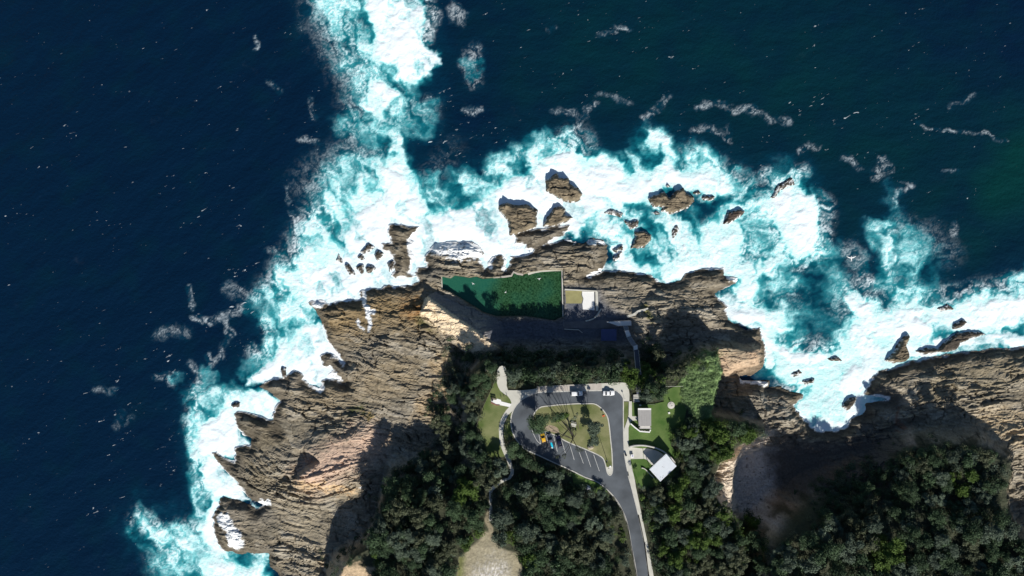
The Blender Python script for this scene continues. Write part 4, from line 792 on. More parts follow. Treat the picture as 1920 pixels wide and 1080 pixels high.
for e in (0, 8.6):
    bm = bmesh.new(); a = U(1202.5 - e, 739 + e * .1, 18); b_ = U(1197 - e, 702 + e * .1, 18)
    tube(bm, (a[0] - o.location.x, a[1] - o.location.y, 1.0), (b_[0] - o.location.x, b_[1] - o.location.y, 1.0), 0.05, n=6)
    for t_ in (0, .33, .66, 1): x_ = a[0] + (b_[0] - a[0]) * t_ - o.location.x; y_ = a[1] + (b_[1] - a[1]) * t_ - o.location.y; tube(bm, (x_, y_, -0.8), (x_, y_, 1.0), 0.045, n=6)
    mobj('handrail', bm, M_DARK, o)
stair((U3(1189.5,648,9.8), U3(1179,632,7.2)), 'short middle flight of cliff stairs between the two pale landings', 1.6, 14)
stair((U3(1175,619,6.6), U3(1172.5,611,4.9)), 'lowest flight of cliff stairs above the pool walkway', 1.7, 9)
def landing(poly, z, label, m=M_WHITE):
    c = np.mean(UP(poly, z), 0); o = empty('stair_landing', (c[0], c[1], z), 0, label, 'landing', 'landings of the cliff stairs')
    part_prism('deck', poly, z - 0.15, z, m, o)
    for i, (a, b) in enumerate(UP(poly, z)):
        zz = min(zat(a, b), z - 0.3); bm = bmesh.new(); tube(bm, (a - c[0], b - c[1], zz - z - 0.3), (a - c[0], b - c[1], 1.05), 0.06, n=6); mobj('post', bm, M_STEEL, o)
    P = [Vector((a - c[0], b - c[1], 0)) for a, b in UP(poly, z)]
    for i in (1, 3):
        bm = bmesh.new()
        for h in (1.0, 0.5): tube(bm, P[i] + Vector((0, 0, h)), P[(i + 1) % 4] + Vector((0, 0, h)), 0.04, n=6)
        mobj('handrail', bm, M_STEEL, o)
    return o
landing([(1187,649),(1195,646.5),(1195.5,655),(1188,657)], 10.0, 'pale square landing at the foot of the long upper flight')
landing([(1170.5,620),(1178.5,619),(1183,630),(1175,633)], 6.9, 'pale landing between the middle and lowest flights')
landing([(1136,603.5),(1183,601.5),(1184,610.5),(1160,611.5)], 4.4, 'long pale walkway landing at the bottom of the cliff stairs')
bm = bmesh.new()
for k in range(5): tube(bm, (*U(1153 + k * 7, 601.8 - k * 0.25, 4.4), 4.4), (*U(1153 + k * 7, 601.8 - k * .25, 4.4), 5.5), 0.05, n=6); tube(bm, (*U(1155 + k * 6.5, 611.3 - k * 0.2, 4.4), 4.4), (*U(1155 + k * 6.5, 611.3 - k * .2, 4.4), 5.5), 0.05, n=6)
tube(bm, (*U(1150, 602, 5.4), 5.45), (*U(1182, 601, 5.4), 5.45), 0.05, n=6); tube(bm, (*U(1155, 611.4, 5.4), 5.45), (*U(1182, 610.4, 5.4), 5.45), 0.05, n=6)
tag(mobj('guard_rail', bm, M_STEEL), 'steel guard rail with upright posts along the bottom walkway', 'railing')
o = empty('step_block', (*U(1194, 746, G + 0.3), G), 0, 'short set of broad grey steps between the path and the cliff stairs', 'steps')
for k in range(5): part_prism('step', [(1187.5, 740.3 + k * 2.9), (1199.5, 739.3 + k * 2.9), (1199.8, 741.8 + k * 2.9), (1187.8, 742.8 + k * 2.9)], G - 0.3, G + 0.62 - 0.1 * abs(k - 2), M_KERB, o)
for s, q in ((0, (1186.3, 740)), (1, (1200.8, 739))):
    bm = bmesh.new(); a = U(q[0], q[1], G + 1); b_ = U(q[0] + 0.6, q[1] + 14.5, G + 1)
    tube(bm, (a[0] - o.location.x, a[1] - o.location.y, 1.0), (b_[0] - o.location.x, b_[1] - o.location.y, 1.0), 0.05, n=6)
    for t_ in (0, .5, 1): x_ = a[0] + (b_[0] - a[0]) * t_ - o.location.x; y_ = a[1] + (b_[1] - a[1]) * t_ - o.location.y; tube(bm, (x_, y_, 0), (x_, y_, 1.0), 0.045, n=6)
    mobj('handrail', bm, M_DARK, o)

# ------------------------------------------------------------------ buildings
o = empty('toilet_block', (*U(1209, 787, G), G), 0, 'small amenities block with plain grey roof on the eastern lawn', 'building')
part_prism('wall', [(1199,770),(1219,770),(1219,803),(1200.5,803)], G, G + 2.6, M_WALL, o)
rf = part_prism('roof', [(1196,766),(1221,766),(1221,799),(1197.6,799)], G + 2.6, G + 2.8, M_ROOFG, o)
part_prism('ridge_cap', [(1196.3,765.5),(1220.8,765.5),(1220.8,768.6),(1196.3,768.6)], G + 2.78, G + 2.9, M_WHITE, o)
part_prism('roof', [(1198,801.4),(1221,801.4),(1221,804.2),(1199.5,804.2)], G + 2.35, G + 2.55, M_ROOFG, o)
part_prism('skylight', [(1199.3,798.8),(1215.5,798.8),(1215.5,801.2),(1199.3,801.2)], G + 1.9, G + 2.1, M_GLASS, o)
for k in range(7): part_prism('roof_rib', [(1199.5 + k * 3.1, 768.8), (1199.8 + k * 3.1, 768.8), (1199.8 + k * 3.1, 798.6), (1199.5 + k * 3.1, 798.6)], G + 2.79, G + 2.84, M_ROOFG, o)
part_prism('door', [(1198.8,782),(1199,782),(1199,786),(1198.8,786)], G + .1, G + 2.1, M_DARK, o)
bm = bmesh.new(); strip(bm, UP([(1182.5,794.5),(1191,802),(1200,809),(1218,810.5),(1220,806)], G + 1.8), 0.42, G - 0.1, G + 1.75); tag(mobj('screen_wall', bm, M_WHITE), 'angled pale screen wall at the southern end of the amenities block', 'wall')
o = empty('picnic_shelter', (*U(1243, 877, G + 4), G), 0, 'large shelter with a tilted flat white roof among the trees', 'shelter')
RC = [(1249,850.5),(1268.5,874),(1238.3,903.2),(1217.6,880)]; RZ = G + 4.2
q = [Vector(U(a, b, RZ)) - Vector((o.location.x, o.location.y)) for a, b in RC]
bm = bmesh.new(); prism(bm, q, 4.0, [4.45, 4.25, 4.05, 4.25]); mobj('roof', bm, M_ROOFW, o)
c_ = sum(q, Vector((0, 0))) / 4
for k in range(9):
    a = q[0].lerp(q[1], 0.05 + 0.1125 * k); b_ = q[3].lerp(q[2], 0.05 + 0.1125 * k); za = 4.45 - .2 * (0.05 + 0.1125 * k); zb = 4.25 - .2 * (0.05 + 0.1125 * k)
    bm = bmesh.new(); tube(bm, (*a, za), (*b_, zb), 0.045, n=4); mobj('roof_seam', bm, M_ROOFW, o)
for u_, v_ in ((.42, .5), (.5, .46), (.8, .86), (.86, .74), (.9, .8)):
    p = q[0].lerp(q[1], u_).lerp(q[3].lerp(q[2], u_), v_); bm = bmesh.new(); bx(bm, (*p, 4.45 - .2 * u_ - .2 * v_), (.16, .2, .1), u_ * 9); mobj('roof_vent', bm, M_DARK, o)
for p in q:
    bm = bmesh.new(); pp = c_ + (p - c_) * 0.86; tube(bm, (*pp, -0.2), (*pp, 4.1), 0.12, n=8); mobj('post', bm, M_STEEL, o)
for k in range(5):
    a = q[0].lerp(q[1], 0.1 + 0.2 * k); b_ = q[3].lerp(q[2], 0.1 + 0.2 * k); bm = bmesh.new(); tube(bm, (*a, 4.05), (*b_, 3.85), 0.1, n=4); mobj('rafter', bm, M_STEEL, o)
bm = bmesh.new(); bx(bm, (0, 0, 0.12), (6.8, 4.6, 0.16), R(-50)); mobj('floor_slab', bm, M_CONC, o)
bm = bmesh.new(); L_ = UP(smoothline([(1180,838.5),(1190,836.2),(1204,835.6),(1217,837.2),(1232,841.2),(1245,847.5),(1257,857),(1266,868)], 6), G + 1.4)
strip(bm, L_, 0.45, G - 0.1, G + 1.5); tag(mobj('curved_wall', bm, M_WALL), 'long curved pale retaining wall sweeping round behind the picnic shelter', 'wall')
sheet('paving', [(1206,840.5),(1220,841.5),(1234,846),(1247,854),(1240,870),(1222,872),(1213,862),(1207,860)], G + 0.16, 0.35, M_CONC)
bm = bmesh.new(); strip(bm, UP(smoothline([(1203,877.5),(1209,879.5),(1217,887),(1226,896)], 4), G + .6), 0.3, G - .1, G + 0.7); tag(mobj('low_wall', bm, M_CONC), 'short low curved wall by the grass west of the picnic shelter', 'wall')
def picnic_table(x, y, rz, z, label, m):
    o = empty('picnic_table', (x, y, z), rz, label, 'table', 'picnic tables')
    bm = bmesh.new(); bx(bm, (0, 0, 0.74), (2.0, 0.85, 0.06), bev=0.015); mobj('table_top', bm, m, o)
    for s in (-1, 1):
        bm = bmesh.new(); bx(bm, (0, s * 0.75, 0.45), (2.0, 0.3, 0.05), bev=0.012); mobj('bench_seat', bm, m, o)
        bm = bmesh.new(); bx(bm, (s * 0.7, 0, 0.36), (0.08, 0.08, 0.72)); bx(bm, (s * 0.7, 0, 0.40), (0.08, 1.6, 0.06)); mobj('leg', bm, M_STEEL, o)
    return o
picnic_table(*U(1075.5, 796, G + .9), R(-12), G + 0.17, 'grey picnic table with two bench seats under the island trees', M_KERB)
# barbecue on the slab beside the road path
o = empty('barbecue', U3(1185.3, 855, G + 0.9), 0, 'square white barbecue standing on the concrete slab near the curved wall', 'barbecue'); o.location.z = G + 0.18
bm = bmesh.new(); bx(bm, (0, 0, 0.42), (0.95, 1.0, 0.84), bev=0.03); mobj('base', bm, M_WALL, o)
bm = bmesh.new(); bx(bm, (0, 0, 0.87), (1.15, 1.2, 0.06), bev=0.02); mobj('bench_top', bm, M_WHITE, o)
bm = bmesh.new(); bx(bm, (0.1, 0.05, 0.905), (0.55, 0.5, 0.02)); mobj('hotplate', bm, mat('purple_grey_steel', (0.25, 0.24, 0.42), 0.3), o)
# white seat pad on the western lawn
o = empty('lookout_seat', U3(928, 750, G + .5), 0, 'white concrete pad with seat reached by a short spur on the western lawn', 'seat'); o.location.z = G + 0.1
def q12(u, v): return (900 + u / 10.8, 680 + v / 10.8)
part_prism('pad', [q12(*p) for p in [(225,745),(330,755),(345,728),(425,752),(430,785),(640,838),(595,898),(400,858),(330,858),(225,808)]], G - .1, G + 0.2, M_WHITE, o)
bm = bmesh.new(); bx(bm, (-0.5, 0.45, 0.55), (2.0, 0.5, 0.07), R(-12), 0.015); mobj('seat', bm, M_TIMBER, o)
bm = bmesh.new(); bx(bm, (-0.42, 0.72, 0.95), (2.0, 0.1, 0.55), R(-12), 0.015); mobj('backrest', bm, M_TIMBER, o)
for s in (-1, 1):
    bm = bmesh.new(); bx(bm, (-0.5 + s * 0.8, 0.5 - s * .17, 0.33), (0.1, 0.45, 0.42), R(-12)); mobj('leg', bm, M_DARK, o)
part_prism('stone_border', [q12(*p) for p in [(215,800),(225,790),(330,845),(400,850),(400,866),(330,868),(230,830)]], G - .1, G + .3, mat('red_stone', (0.22, 0.11, 0.08), 0.9, 0.3, 2), o)
# round pad with post on the eastern lawn
o = empty('round_pad', U3(1258.5, 760, G + .3), 0, 'round pale concrete pad with a central post on the eastern lawn', 'pad'); o.location.z = G + .1
bm = bmesh.new(); bmesh.ops.create_cone(bm, cap_ends=True, segments=40, radius1=1.35, radius2=1.35, depth=0.3); mobj('base', bm, M_CONC, o)
bm = bmesh.new(); bmesh.ops.create_cone(bm, cap_ends=True, segments=32, radius1=0.9, radius2=0.85, depth=0.12); bmesh.ops.translate(bm, vec=(0, 0, 0.2), verts=bm.verts); mobj('raised_disc', bm, M_WALL, o)
bm = bmesh.new(); tube(bm, (0, 0, 0.2), (0, 0, 1.5), 0.05); mobj('post', bm, M_WALL, o)
bm = bmesh.new(); bx(bm, (0, 0, 1.75), (0.45, 0.25, 0.8), 0, 0.08); mobj('plaque', bm, M_WALL, o)
def lid(x, y, s, label, m=M_WHITE):
    o = empty('ground_lid', U3(x, y, G + .2), 0, label, 'lid'); o.location.z = G + .1
    bm = bmesh.new(); bx(bm, (0, 0, 0.15), (s, s, 0.3), 0.3, 0.04); mobj('lid', bm, m, o); bm = bmesh.new(); bx(bm, (0, 0, 0.05), (s * 1.25, s * 1.25, 0.14), 0.3, 0.02); mobj('surround', bm, M_CONC, o)
lid(1254.5, 774.2, 0.6, 'small white box on the grass below the round pad'); lid(1200.5, 759.3, 0.6, 'small white box at the north west corner of the amenities block')
# lamp post with a very long shadow at the tip of the island
o = empty('street_lamp', U3(1138.2, 863.5, G), 0, 'tall slender lamp post near the pointed southern tip of the island', 'street lamp')
bm = bmesh.new(); tube(bm, (0, 0, 0), (0, 0, 9.5), 0.10, 0.06); mobj('pole', bm, M_STEEL, o)
bm = bmesh.new(); bmesh.ops.create_uvsphere(bm, u_segments=16, v_segments=10, radius=0.36); bmesh.ops.scale(bm, vec=(1, 1, 0.6), verts=bm.verts); bmesh.ops.translate(bm, vec=(0, 0, 9.6), verts=bm.verts); mobj('lantern', bm, M_WHITE, o, True)
bm = bmesh.new(); tube(bm, (0, 0, 0), (0, 0, 0.25), 0.24); mobj('base', bm, M_STEEL, o)
def sign(x, y, h, label, m, wd=0.5, cat='sign', ang=0.2):
    o = empty('sign_post', U3(x, y, G), ang, label, cat); bm = bmesh.new(); tube(bm, (0, 0, 0), (0, 0, h), 0.05); mobj('post', bm, M_STEEL, o)
    bm = bmesh.new(); bx(bm, (0, -0.06, h - 0.3), (wd, 0.04, 0.6), 0, 0.01); mobj('sign_panel', bm, m, o); return o
sign(1140.2, 876, 2.0, 'small dark sign at the concrete nose of the island', M_DARK); sign(1170.3, 746, 2.4, 'slim sign post on the pavement corner beside the eastern kerb', M_STEEL)
o = sign(1131.5, 779.5, 2.2, 'dark sign with an orange base beside the eastern kerb of the island', M_DARK, 0.8)
bm = bmesh.new(); bx(bm, (0, 0, 0.2), (0.9, 0.7, 0.4), 0.3, 0.1); mobj('base', bm, M_ORANGE, o)
def bin_(x, y, label):
    o = empty('litter_bin', U3(x, y, G + .5), 0, label, 'bin'); o.location.z = G + .15
    bm = bmesh.new(); tube(bm, (0, 0, 0), (0, 0, 0.95), 0.32, 0.36, 14); mobj('body', bm, M_DARK, o); bm = bmesh.new(); tube(bm, (0, 0, 0.95), (0, 0, 1.08), 0.38, 0.25, 14); mobj('lid', bm, M_DARK, o)
bin_(1173.5, 853, 'dark litter bin on the kerb beside the concrete slab'); bin_(923, 750.2, 'dark litter bin at the western end of the white pad')
ob = empty('bollard', U3(939.5, 744, G), 0, 'short dark timber post beside the path junction on the western lawn', 'post', 'posts at the path junction')
bm = bmesh.new(); tube(bm, (0, 0, 0), (0, 0, 1.05), 0.11, 0.10, 8); mobj('post', bm, M_TIMBER, ob); bm = bmesh.new(); tube(bm, (0, 0, 1.05), (0, 0, 1.12), 0.12, 0.06, 8); mobj('cap', bm, M_DARK, ob)
for (a, b_), lb in zip([(945,742.5),(950.5,741.5)], ('middle one of three short timber posts at the path junction', 'easternmost of three short timber posts at the path junction')):
    c = ob.copy(); COL.objects.link(c); c.location = U3(a, b_, G); c['label'] = lb
    for ch in list(ob.children): d = ch.copy(); COL.objects.link(d); d.parent = c
ob['label'] = 'westernmost of three short timber posts at the path junction'
# rail fence along the western edge of the lawn, another at the eastern lawn
def fence(pts, label, hgt=1.1, gap=2.2, z=G, m=M_TIMBER):
    P = UP(pts, z); o = empty('rail_fence', (*P[0], z), 0, label, 'fence'); bmr = [bmesh.new(), bmesh.new()]
    bm0 = bmesh.new(); tube(bm0, (0, 0, -0.2), (0, 0, hgt), 0.07, n=6); me = bpy.data.meshes.new('post'); bm0.to_mesh(me); bm0.free(); me.materials.append(m)
    for i in range(len(P) - 1):
        a = Vector(P[i]) - Vector(P[0]); b = Vector(P[i + 1]) - Vector(P[0]); L = (b - a).length; n = max(1, round(L / gap))
        for k in range(n + (i == len(P) - 2)): q = shared('post', me, o); q.location = (*a.lerp(b, k / n), 0)
        for j, h in enumerate((hgt - .05, hgt * .5)): tube(bmr[j], (*a, h), (*b, h), 0.04, n=5)
    for j in (0, 1): mobj('rail', bmr[j], m, o)
fence([(929.5,710),(918,736),(905,764),(893.5,799)], 'timber rail fence along the cliff edge of the western lawn')
fence([(1245,724.2),(1262,724),(1279,724)], 'short pale rail fence at the northern edge of the eastern lawn', m=M_KERB)
fence([(1179,722),(1183,735),(1187,752),(1196,757.5),(1228,757.5)], 'dark rail fence round the top of the cliff stairs', m=M_DARK)
fence([(1056.5,598),(1057,611)], 'short steel fence at the south east corner of the pool', 1.2, 1.2, 2.6, M_STEEL)
# ------------------------------------------------------------------ parked cars
def car(px_, py_, heading, L, Wd, Hh, paint, label, name='parked_car', kind='wagon'):
    o = empty(name, U3(px_, py_, G + 0.9), heading, label, 'car', 'cars in the car park'); o.location.z = G + 0.055
    h1 = 0.62 * Hh if kind != 'ute' else 0.60 * Hh
    def loft(secs, bev=0.06):
        bm = bmesh.new(); rows = []
        for x, hw, z0, z1 in secs: rows.append([bm.verts.new((x, -hw, z0)), bm.verts.new((x, -hw, z1 - .06)), bm.verts.new((x, -hw + .12, z1)), bm.verts.new((x, hw - .12, z1)), bm.verts.new((x, hw, z1 - .06)), bm.verts.new((x, hw, z0))])
        for a, b in zip(rows[:-1], rows[1:]):
            for k in range(6): bm.faces.new((a[k], a[(k + 1) % 6], b[(k + 1) % 6], b[k]))
        bm.faces.new(rows[0]); bm.faces.new(rows[-1][::-1]); return bm
    hw = Wd / 2; a = L / 2
    body = loft([(-a, hw * .86, .35, h1 * .86), (-a + .12, hw * .96, .25, h1 * .97), (-a * .6, hw, .22, h1), (a * .28, hw, .22, h1 * .99), (a * .55, hw, .22, h1 * .95), (a - .25, hw * .95, .25, h1 * .84), (a - .05, hw * .84, .33, h1 * .72), (a, hw * .74, .4, h1 * .66)])
    mobj('body', body, paint, o, True)
    r0, r1 = {'wagon': (-a + .1, a * .36), 'hatch': (-a + .12, a * .30), 'ute': (-a * .28, a * .42), 'sedan': (-a * .62, a * .36)}[kind]
    sl = .62; rs = .30 if kind in ('wagon', 'hatch', 'ute') else .6
    cabin = bmesh.new()
    def ring(x, w_, z): return [cabin.verts.new((x, -w_, z)), cabin.verts.new((x, w_, z))]
    b0 = ring(r0, hw * .93, h1 - .03); b1 = ring(r1, hw * .9, h1 - .05); t0 = ring(r0 + rs, hw * .78, Hh - .05); t1 = ring(r1 - sl, hw * .76, Hh - .05)
    for f in ((b0[0], b1[0], t1[0], t0[0]), (b0[1], t0[1], t1[1], b1[1]), (b1[0], b1[1], t1[1], t1[0]), (b0[0], t0[0], t0[1], b0[1]), (t0[0], t1[0], t1[1], t0[1]), (b0[0], b0[1], b1[1], b1[0])): cabin.faces.new(f)
    mobj('window_glass', cabin, M_GLASS, o)
    bm = bmesh.new(); bx(bm, ((r0 + rs + r1 - sl) / 2, 0, Hh - .02), (r1 - sl - r0 - rs + .12, hw * 1.58, .09), 0, .035); mobj('roof', bm, paint, o, True)
    for s in (-1, 1):
        for x0_, x1_ in ((r0, r0 + rs), (r1, r1 - sl)):
            bm = bmesh.new(); tube(bm, (x0_, s * hw * .91, h1 - .03), (x1_, s * hw * .77, Hh - .04), .055, n=5); mobj('pillar', bm, paint, o)
        bm = bmesh.new(); bx(bm, (a - .18, s * hw * .62, h1 * .72), (.26, .34, .14), 0, .03); mobj('headlight', bm, M_LAMP, o)
        bm = bmesh.new(); bx(bm, (-a + .05, s * hw * .72, h1 * .75), (.1, .26, .18), 0, .02); mobj('tail_light', bm, M_RED, o)
        bm = bmesh.new(); bx(bm, (r1 - .25, s * (hw + .1), h1 + .08), (.14, .22, .15), 0, .03); mobj('wing_mirror', bm, paint, o)
        for x_ in (-a * .6, a * .62):
            bm = bmesh.new(); tube(bm, (x_, s * (hw - .2), .33), (x_, s * (hw + .01), .33), .33, n=18); wl = mobj('wheel', bm, M_RUBBER, o)
            bm = bmesh.new(); tube(bm, (x_, s * (hw - .15), .33), (x_, s * (hw + .025), .33), .2, n=14); mobj('rim', bm, M_STEEL, wl)
    if kind == 'ute':
        bm = bmesh.new(); bx(bm, (-a * .65, 0, h1 + .0), (a * .62, hw * 1.7, .06)); mobj('tray_floor', bm, M_DARK, o)
        for s in (-1, 1): bm = bmesh.new(); bx(bm, (-a * .65, s * hw * .9, h1 + .12), (a * .66, .1, .26), 0, .02); mobj('tray_side', bm, paint, o)
    return o
def paint(name, c): return mat(name, c, 0.25, spec=0.6)
P_W = paint('white_car_paint', (0.80, 0.81, 0.82))
c1 = car(1081.2, 737.8, R(1), 4.55, 1.80, 1.62, P_W, 'white car parked at the northern kerb, western one of two')
c2 = car(1141.5, 737.0, R(1.5), 4.4, 1.78, 1.5, P_W, 'white car parked at the northern kerb, eastern one near the corner', kind='sedan')
HB = R(90 + 13.5)
car(1018.3, 820.5, HB, 3.4, 1.6, 1.5, paint('yellow_car_paint', (0.75, 0.42, 0.02)), 'small bright yellow car parked half under the dense tree', kind='hatch')
ut = car(1032.2, 826.5, HB, 5.2, 1.85, 1.75, paint('slate_car_paint', (0.085, 0.095, 0.13)), 'slate grey utility with a blue kayak on its tray', kind='ute')
car(1048.6, 828, HB, 4.9, 1.82, 1.55, paint('navy_car_paint', (0.012, 0.013, 0.035)), 'very dark navy car in the bay beside the grey utility', kind='sedan')
o = empty('kayak', (*U(1034.6, 834.2, G + 1.6), G + 1.42), HB + R(3), 'bright cyan kayak lying on the tray of the grey utility', 'kayak')
bm = bmesh.new(); rows = []
for k in range(13):
    x = -1.5 + 3.0 * k / 12; w_ = 0.42 * max(0.02, 1 - abs(x / 1.52) ** 2.2) ** 0.8
    rows.append([bm.verts.new((x, w_ * math.cos(t_), 0.17 * math.sin(t_) * (0.4 + w_ * 1.5))) for t_ in [j * 2 * math.pi / 10 for j in range(10)]])
for a, b_ in zip(rows[:-1], rows[1:]):
    for j in range(10): bm.faces.new((a[j], a[(j + 1) % 10], b_[(j + 1) % 10], b_[j]))
bm.faces.new(rows[0]); bm.faces.new(rows[-1][::-1]); mobj('hull', bm, M_CYAN, o, True)
bm = bmesh.new(); bx(bm, (-1.05, 0.25, 0.12), (0.5, 0.34, 0.16), 0.4, 0.05); mobj('seat', bm, M_WHITE, o)
# ------------------------------------------------------------------ boulders and gulls
def boulder(px_, py_, s, label, m, z=None):
    x, y = U(px_, py_, G); zz = zat(x, y) if z is None else z
    bm = bmesh.new(); bmesh.ops.create_icosphere(bm, subdivisions=3, radius=1.0)
    for v in bm.verts: v.co *= 1 + 0.28 * float(noise(v.co.x * 1.3 + px_, v.co.y * 1.3 + v.co.z)); v.co.x *= s[0]; v.co.y *= s[1]; v.co.z *= s[2]
    o = mobj('boulder', bm, m); o.location = (x, y, zz + s[2] * .3); tag(o, label, 'boulder', 'loose boulders on the headland')
M_BLD = mat('boulder_stone', (0.40, 0.35, 0.26), 0.9, 0.25, 1.5, 0.05, 4)
boulder(1107, 838.5, (1.25, .8, .7), 'pale tan boulder under the tree on the island lawn', M_BLD, G + .15)
boulder(1102.5, 914, (1.0, .8, .9), 'pale bluish boulder at the edge of the trees beside the road', mat('bluish_stone', (0.36, 0.38, 0.44), 0.8, 0.15, 2), G)
boulder(913.5, 692, (1.0, .9, .9), 'round pale boulder among dark bush west of the lookout', M_BLD)
boulder(1233, 580+6, (1.4, 1.0, .8), 'brown boulder beside the narrow rock path', M_BLD, 5.0)
def gull(px_, py_, z, rz, span, label):
    o = empty('gull', U3(px_, py_, z), rz, label, 'bird', 'white gulls')
    bm = bmesh.new(); rows = []
    for k in range(9):
        x = -0.5 + k / 8; w_ = 0.13 * max(0.08, 1 - (2.1 * (x - .06)) ** 2) ** .5 if abs(x - .06) < .46 else 0.05
        rows.append([bm.verts.new((w_ * math.cos(j * math.pi / 4), x * .62 * span / 1.2, w_ * math.sin(j * math.pi / 4))) for j in range(8)])
    for a, b_ in zip(rows[:-1], rows[1:]):
        for j in range(8): bm.faces.new((a[j], a[(j + 1) % 8], b_[(j + 1) % 8], b_[j]))
    bm.faces.new(rows[0]); bm.faces.new(rows[-1]); mobj('body', bm, M_BIRD, o, True)
    for s in (-1, 1):
        h = span / 2; top = [(0.0, .12), (.35, .20), (.62, .26), (.86, .36), (1.0, .42)]; bot = [(0, -.10), (.35, -.02), (.62, .08), (.86, .26), (1.0, .38)]
        bm = bmesh.new(); A = [bm.verts.new((s * x * h, y * h, .06 + .10 * x * h)) for x, y in top]; B = [bm.verts.new((s * x * h, y * h, .05 + .10 * x * h)) for x, y in bot]
        A2 = [bm.verts.new((v.co.x, v.co.y, v.co.z - .03)) for v in A]; B2 = [bm.verts.new((v.co.x, v.co.y, v.co.z - .03)) for v in B]
        for i in range(4):
            bm.faces.new((A[i], A[i + 1], B[i + 1], B[i])); bm.faces.new((A2[i], A2[i + 1], B2[i + 1], B2[i])); bm.faces.new((A[i], A[i + 1], A2[i + 1], A2[i])); bm.faces.new((B[i], B[i + 1], B2[i + 1], B2[i]))
        bm.faces.new((A[4], B[4], B2[4], A2[4])); mobj('wing', bm, M_BIRD, o)
    bm = bmesh.new(); bx(bm, (0, -.33 * span / 1.2, 0.02), (.14, .22, .03)); mobj('tail', bm, M_BIRDG, o)
    bm = bmesh.new(); tube(bm, (0, .30 * span / 1.2, 0), (0, .40 * span / 1.2, -.02), .035, .008, 6); mobj('beak', bm, M_ORANGE, o)
gull(1596, 484, 170, 0.03, 1.75, 'white gull with wings spread high above the turquoise water'); gull(675.5, 914.5, 40, 0.5, 1.3, 'white gull gliding over the shaded cliff on the western side')
gull(887, 532, 8, -0.5, 1.3, 'white gull over the bright western half of the pool'); gull(1011, 523, 8, 0.15, 1.5, 'white gull with long wings over the north eastern part of the pool'); gull(948, 548, 6, 0.8, 1.1, 'small white gull near the middle of the pool')

# ------------------------------------------------------------------ trees and scrub
def leaf_cards(bm, c, rad, n, rs, size, dens=0.55):
    for _ in range(n):
        d = Vector((rs.gauss(0, 1), rs.gauss(0, 1), rs.gauss(0, 1))).normalized(); k = dens + (1 - dens) * rs.random()
        if d.z < -0.35: d.z = -d.z
        p = Vector(c) + Vector((d.x * rad[0], d.y * rad[1], d.z * rad[2])) * k
        nrm = (d + Vector((rs.gauss(0, .7), rs.gauss(0, .7), rs.gauss(0, .6) + .3))).normalized(); t_ = nrm.orthogonal().normalized(); b_ = nrm.cross(t_)
        a = rs.random() * 6.28; t2 = t_ * math.cos(a) + b_ * math.sin(a); b2 = nrm.cross(t2); s = size * rs.uniform(.6, 1.35)
        v = [bm.verts.new(p + t2 * s * .5), bm.verts.new(p + b2 * s * .33 + nrm * s * .06), bm.verts.new(p - t2 * s * .5), bm.verts.new(p - b2 * s * .33 + nrm * s * .06)]
        bm.faces.new(v)
def tree_proto(seed, rad, hgt, lobes, leaf, n, size, lobe_r=(.26, .60), flat=.62, dens=.28):
    rs = random.Random(seed); bc = bmesh.new(); bt = bmesh.new(); base = hgt * .45
    tube(bt, (0, 0, -1.0), (0.1 * rad, 0, base), .17 + .02 * hgt, .12, 7)
    for k in range(lobes):
        a = k * 2.4 + rs.random(); q = (rs.random() ** .5) * rad * .78 if k else 0
        lr = rad * rs.uniform(*lobe_r); c = (math.cos(a) * q, math.sin(a) * q, hgt - lr * flat - rs.random() * hgt * .34 - .5 * q * q / rad * .5)
        leaf_cards(bc, c, (lr, lr * rs.uniform(.8, 1.1), lr * flat), n // lobes, rs, size, dens)
        tube(bt, (0.1 * rad, 0, base * .9), c, .1, .03, 5)
    me = bpy.data.meshes.new('crown'); bc.to_mesh(me); bc.free(); me.materials.append(leaf)
    mt = bpy.data.meshes.new('trunk'); bt.to_mesh(mt); bt.free(); mt.materials.append(M_BARK)
    return me, mt, rad
PROTO = {}
for i, (kind, nvar) in enumerate((('dark green', 3), ('grey green', 3), ('olive brown', 2), ('bright green', 2))):
    PROTO[kind] = [tree_proto(100 * i + v, [3.4, 2.8, 4.0][v], [7.5, 6.0, 9.0][v], [9, 7, 13][v], LEAF[kind], [2300, 1800, 2900][v], .42) for v in range(nvar)]
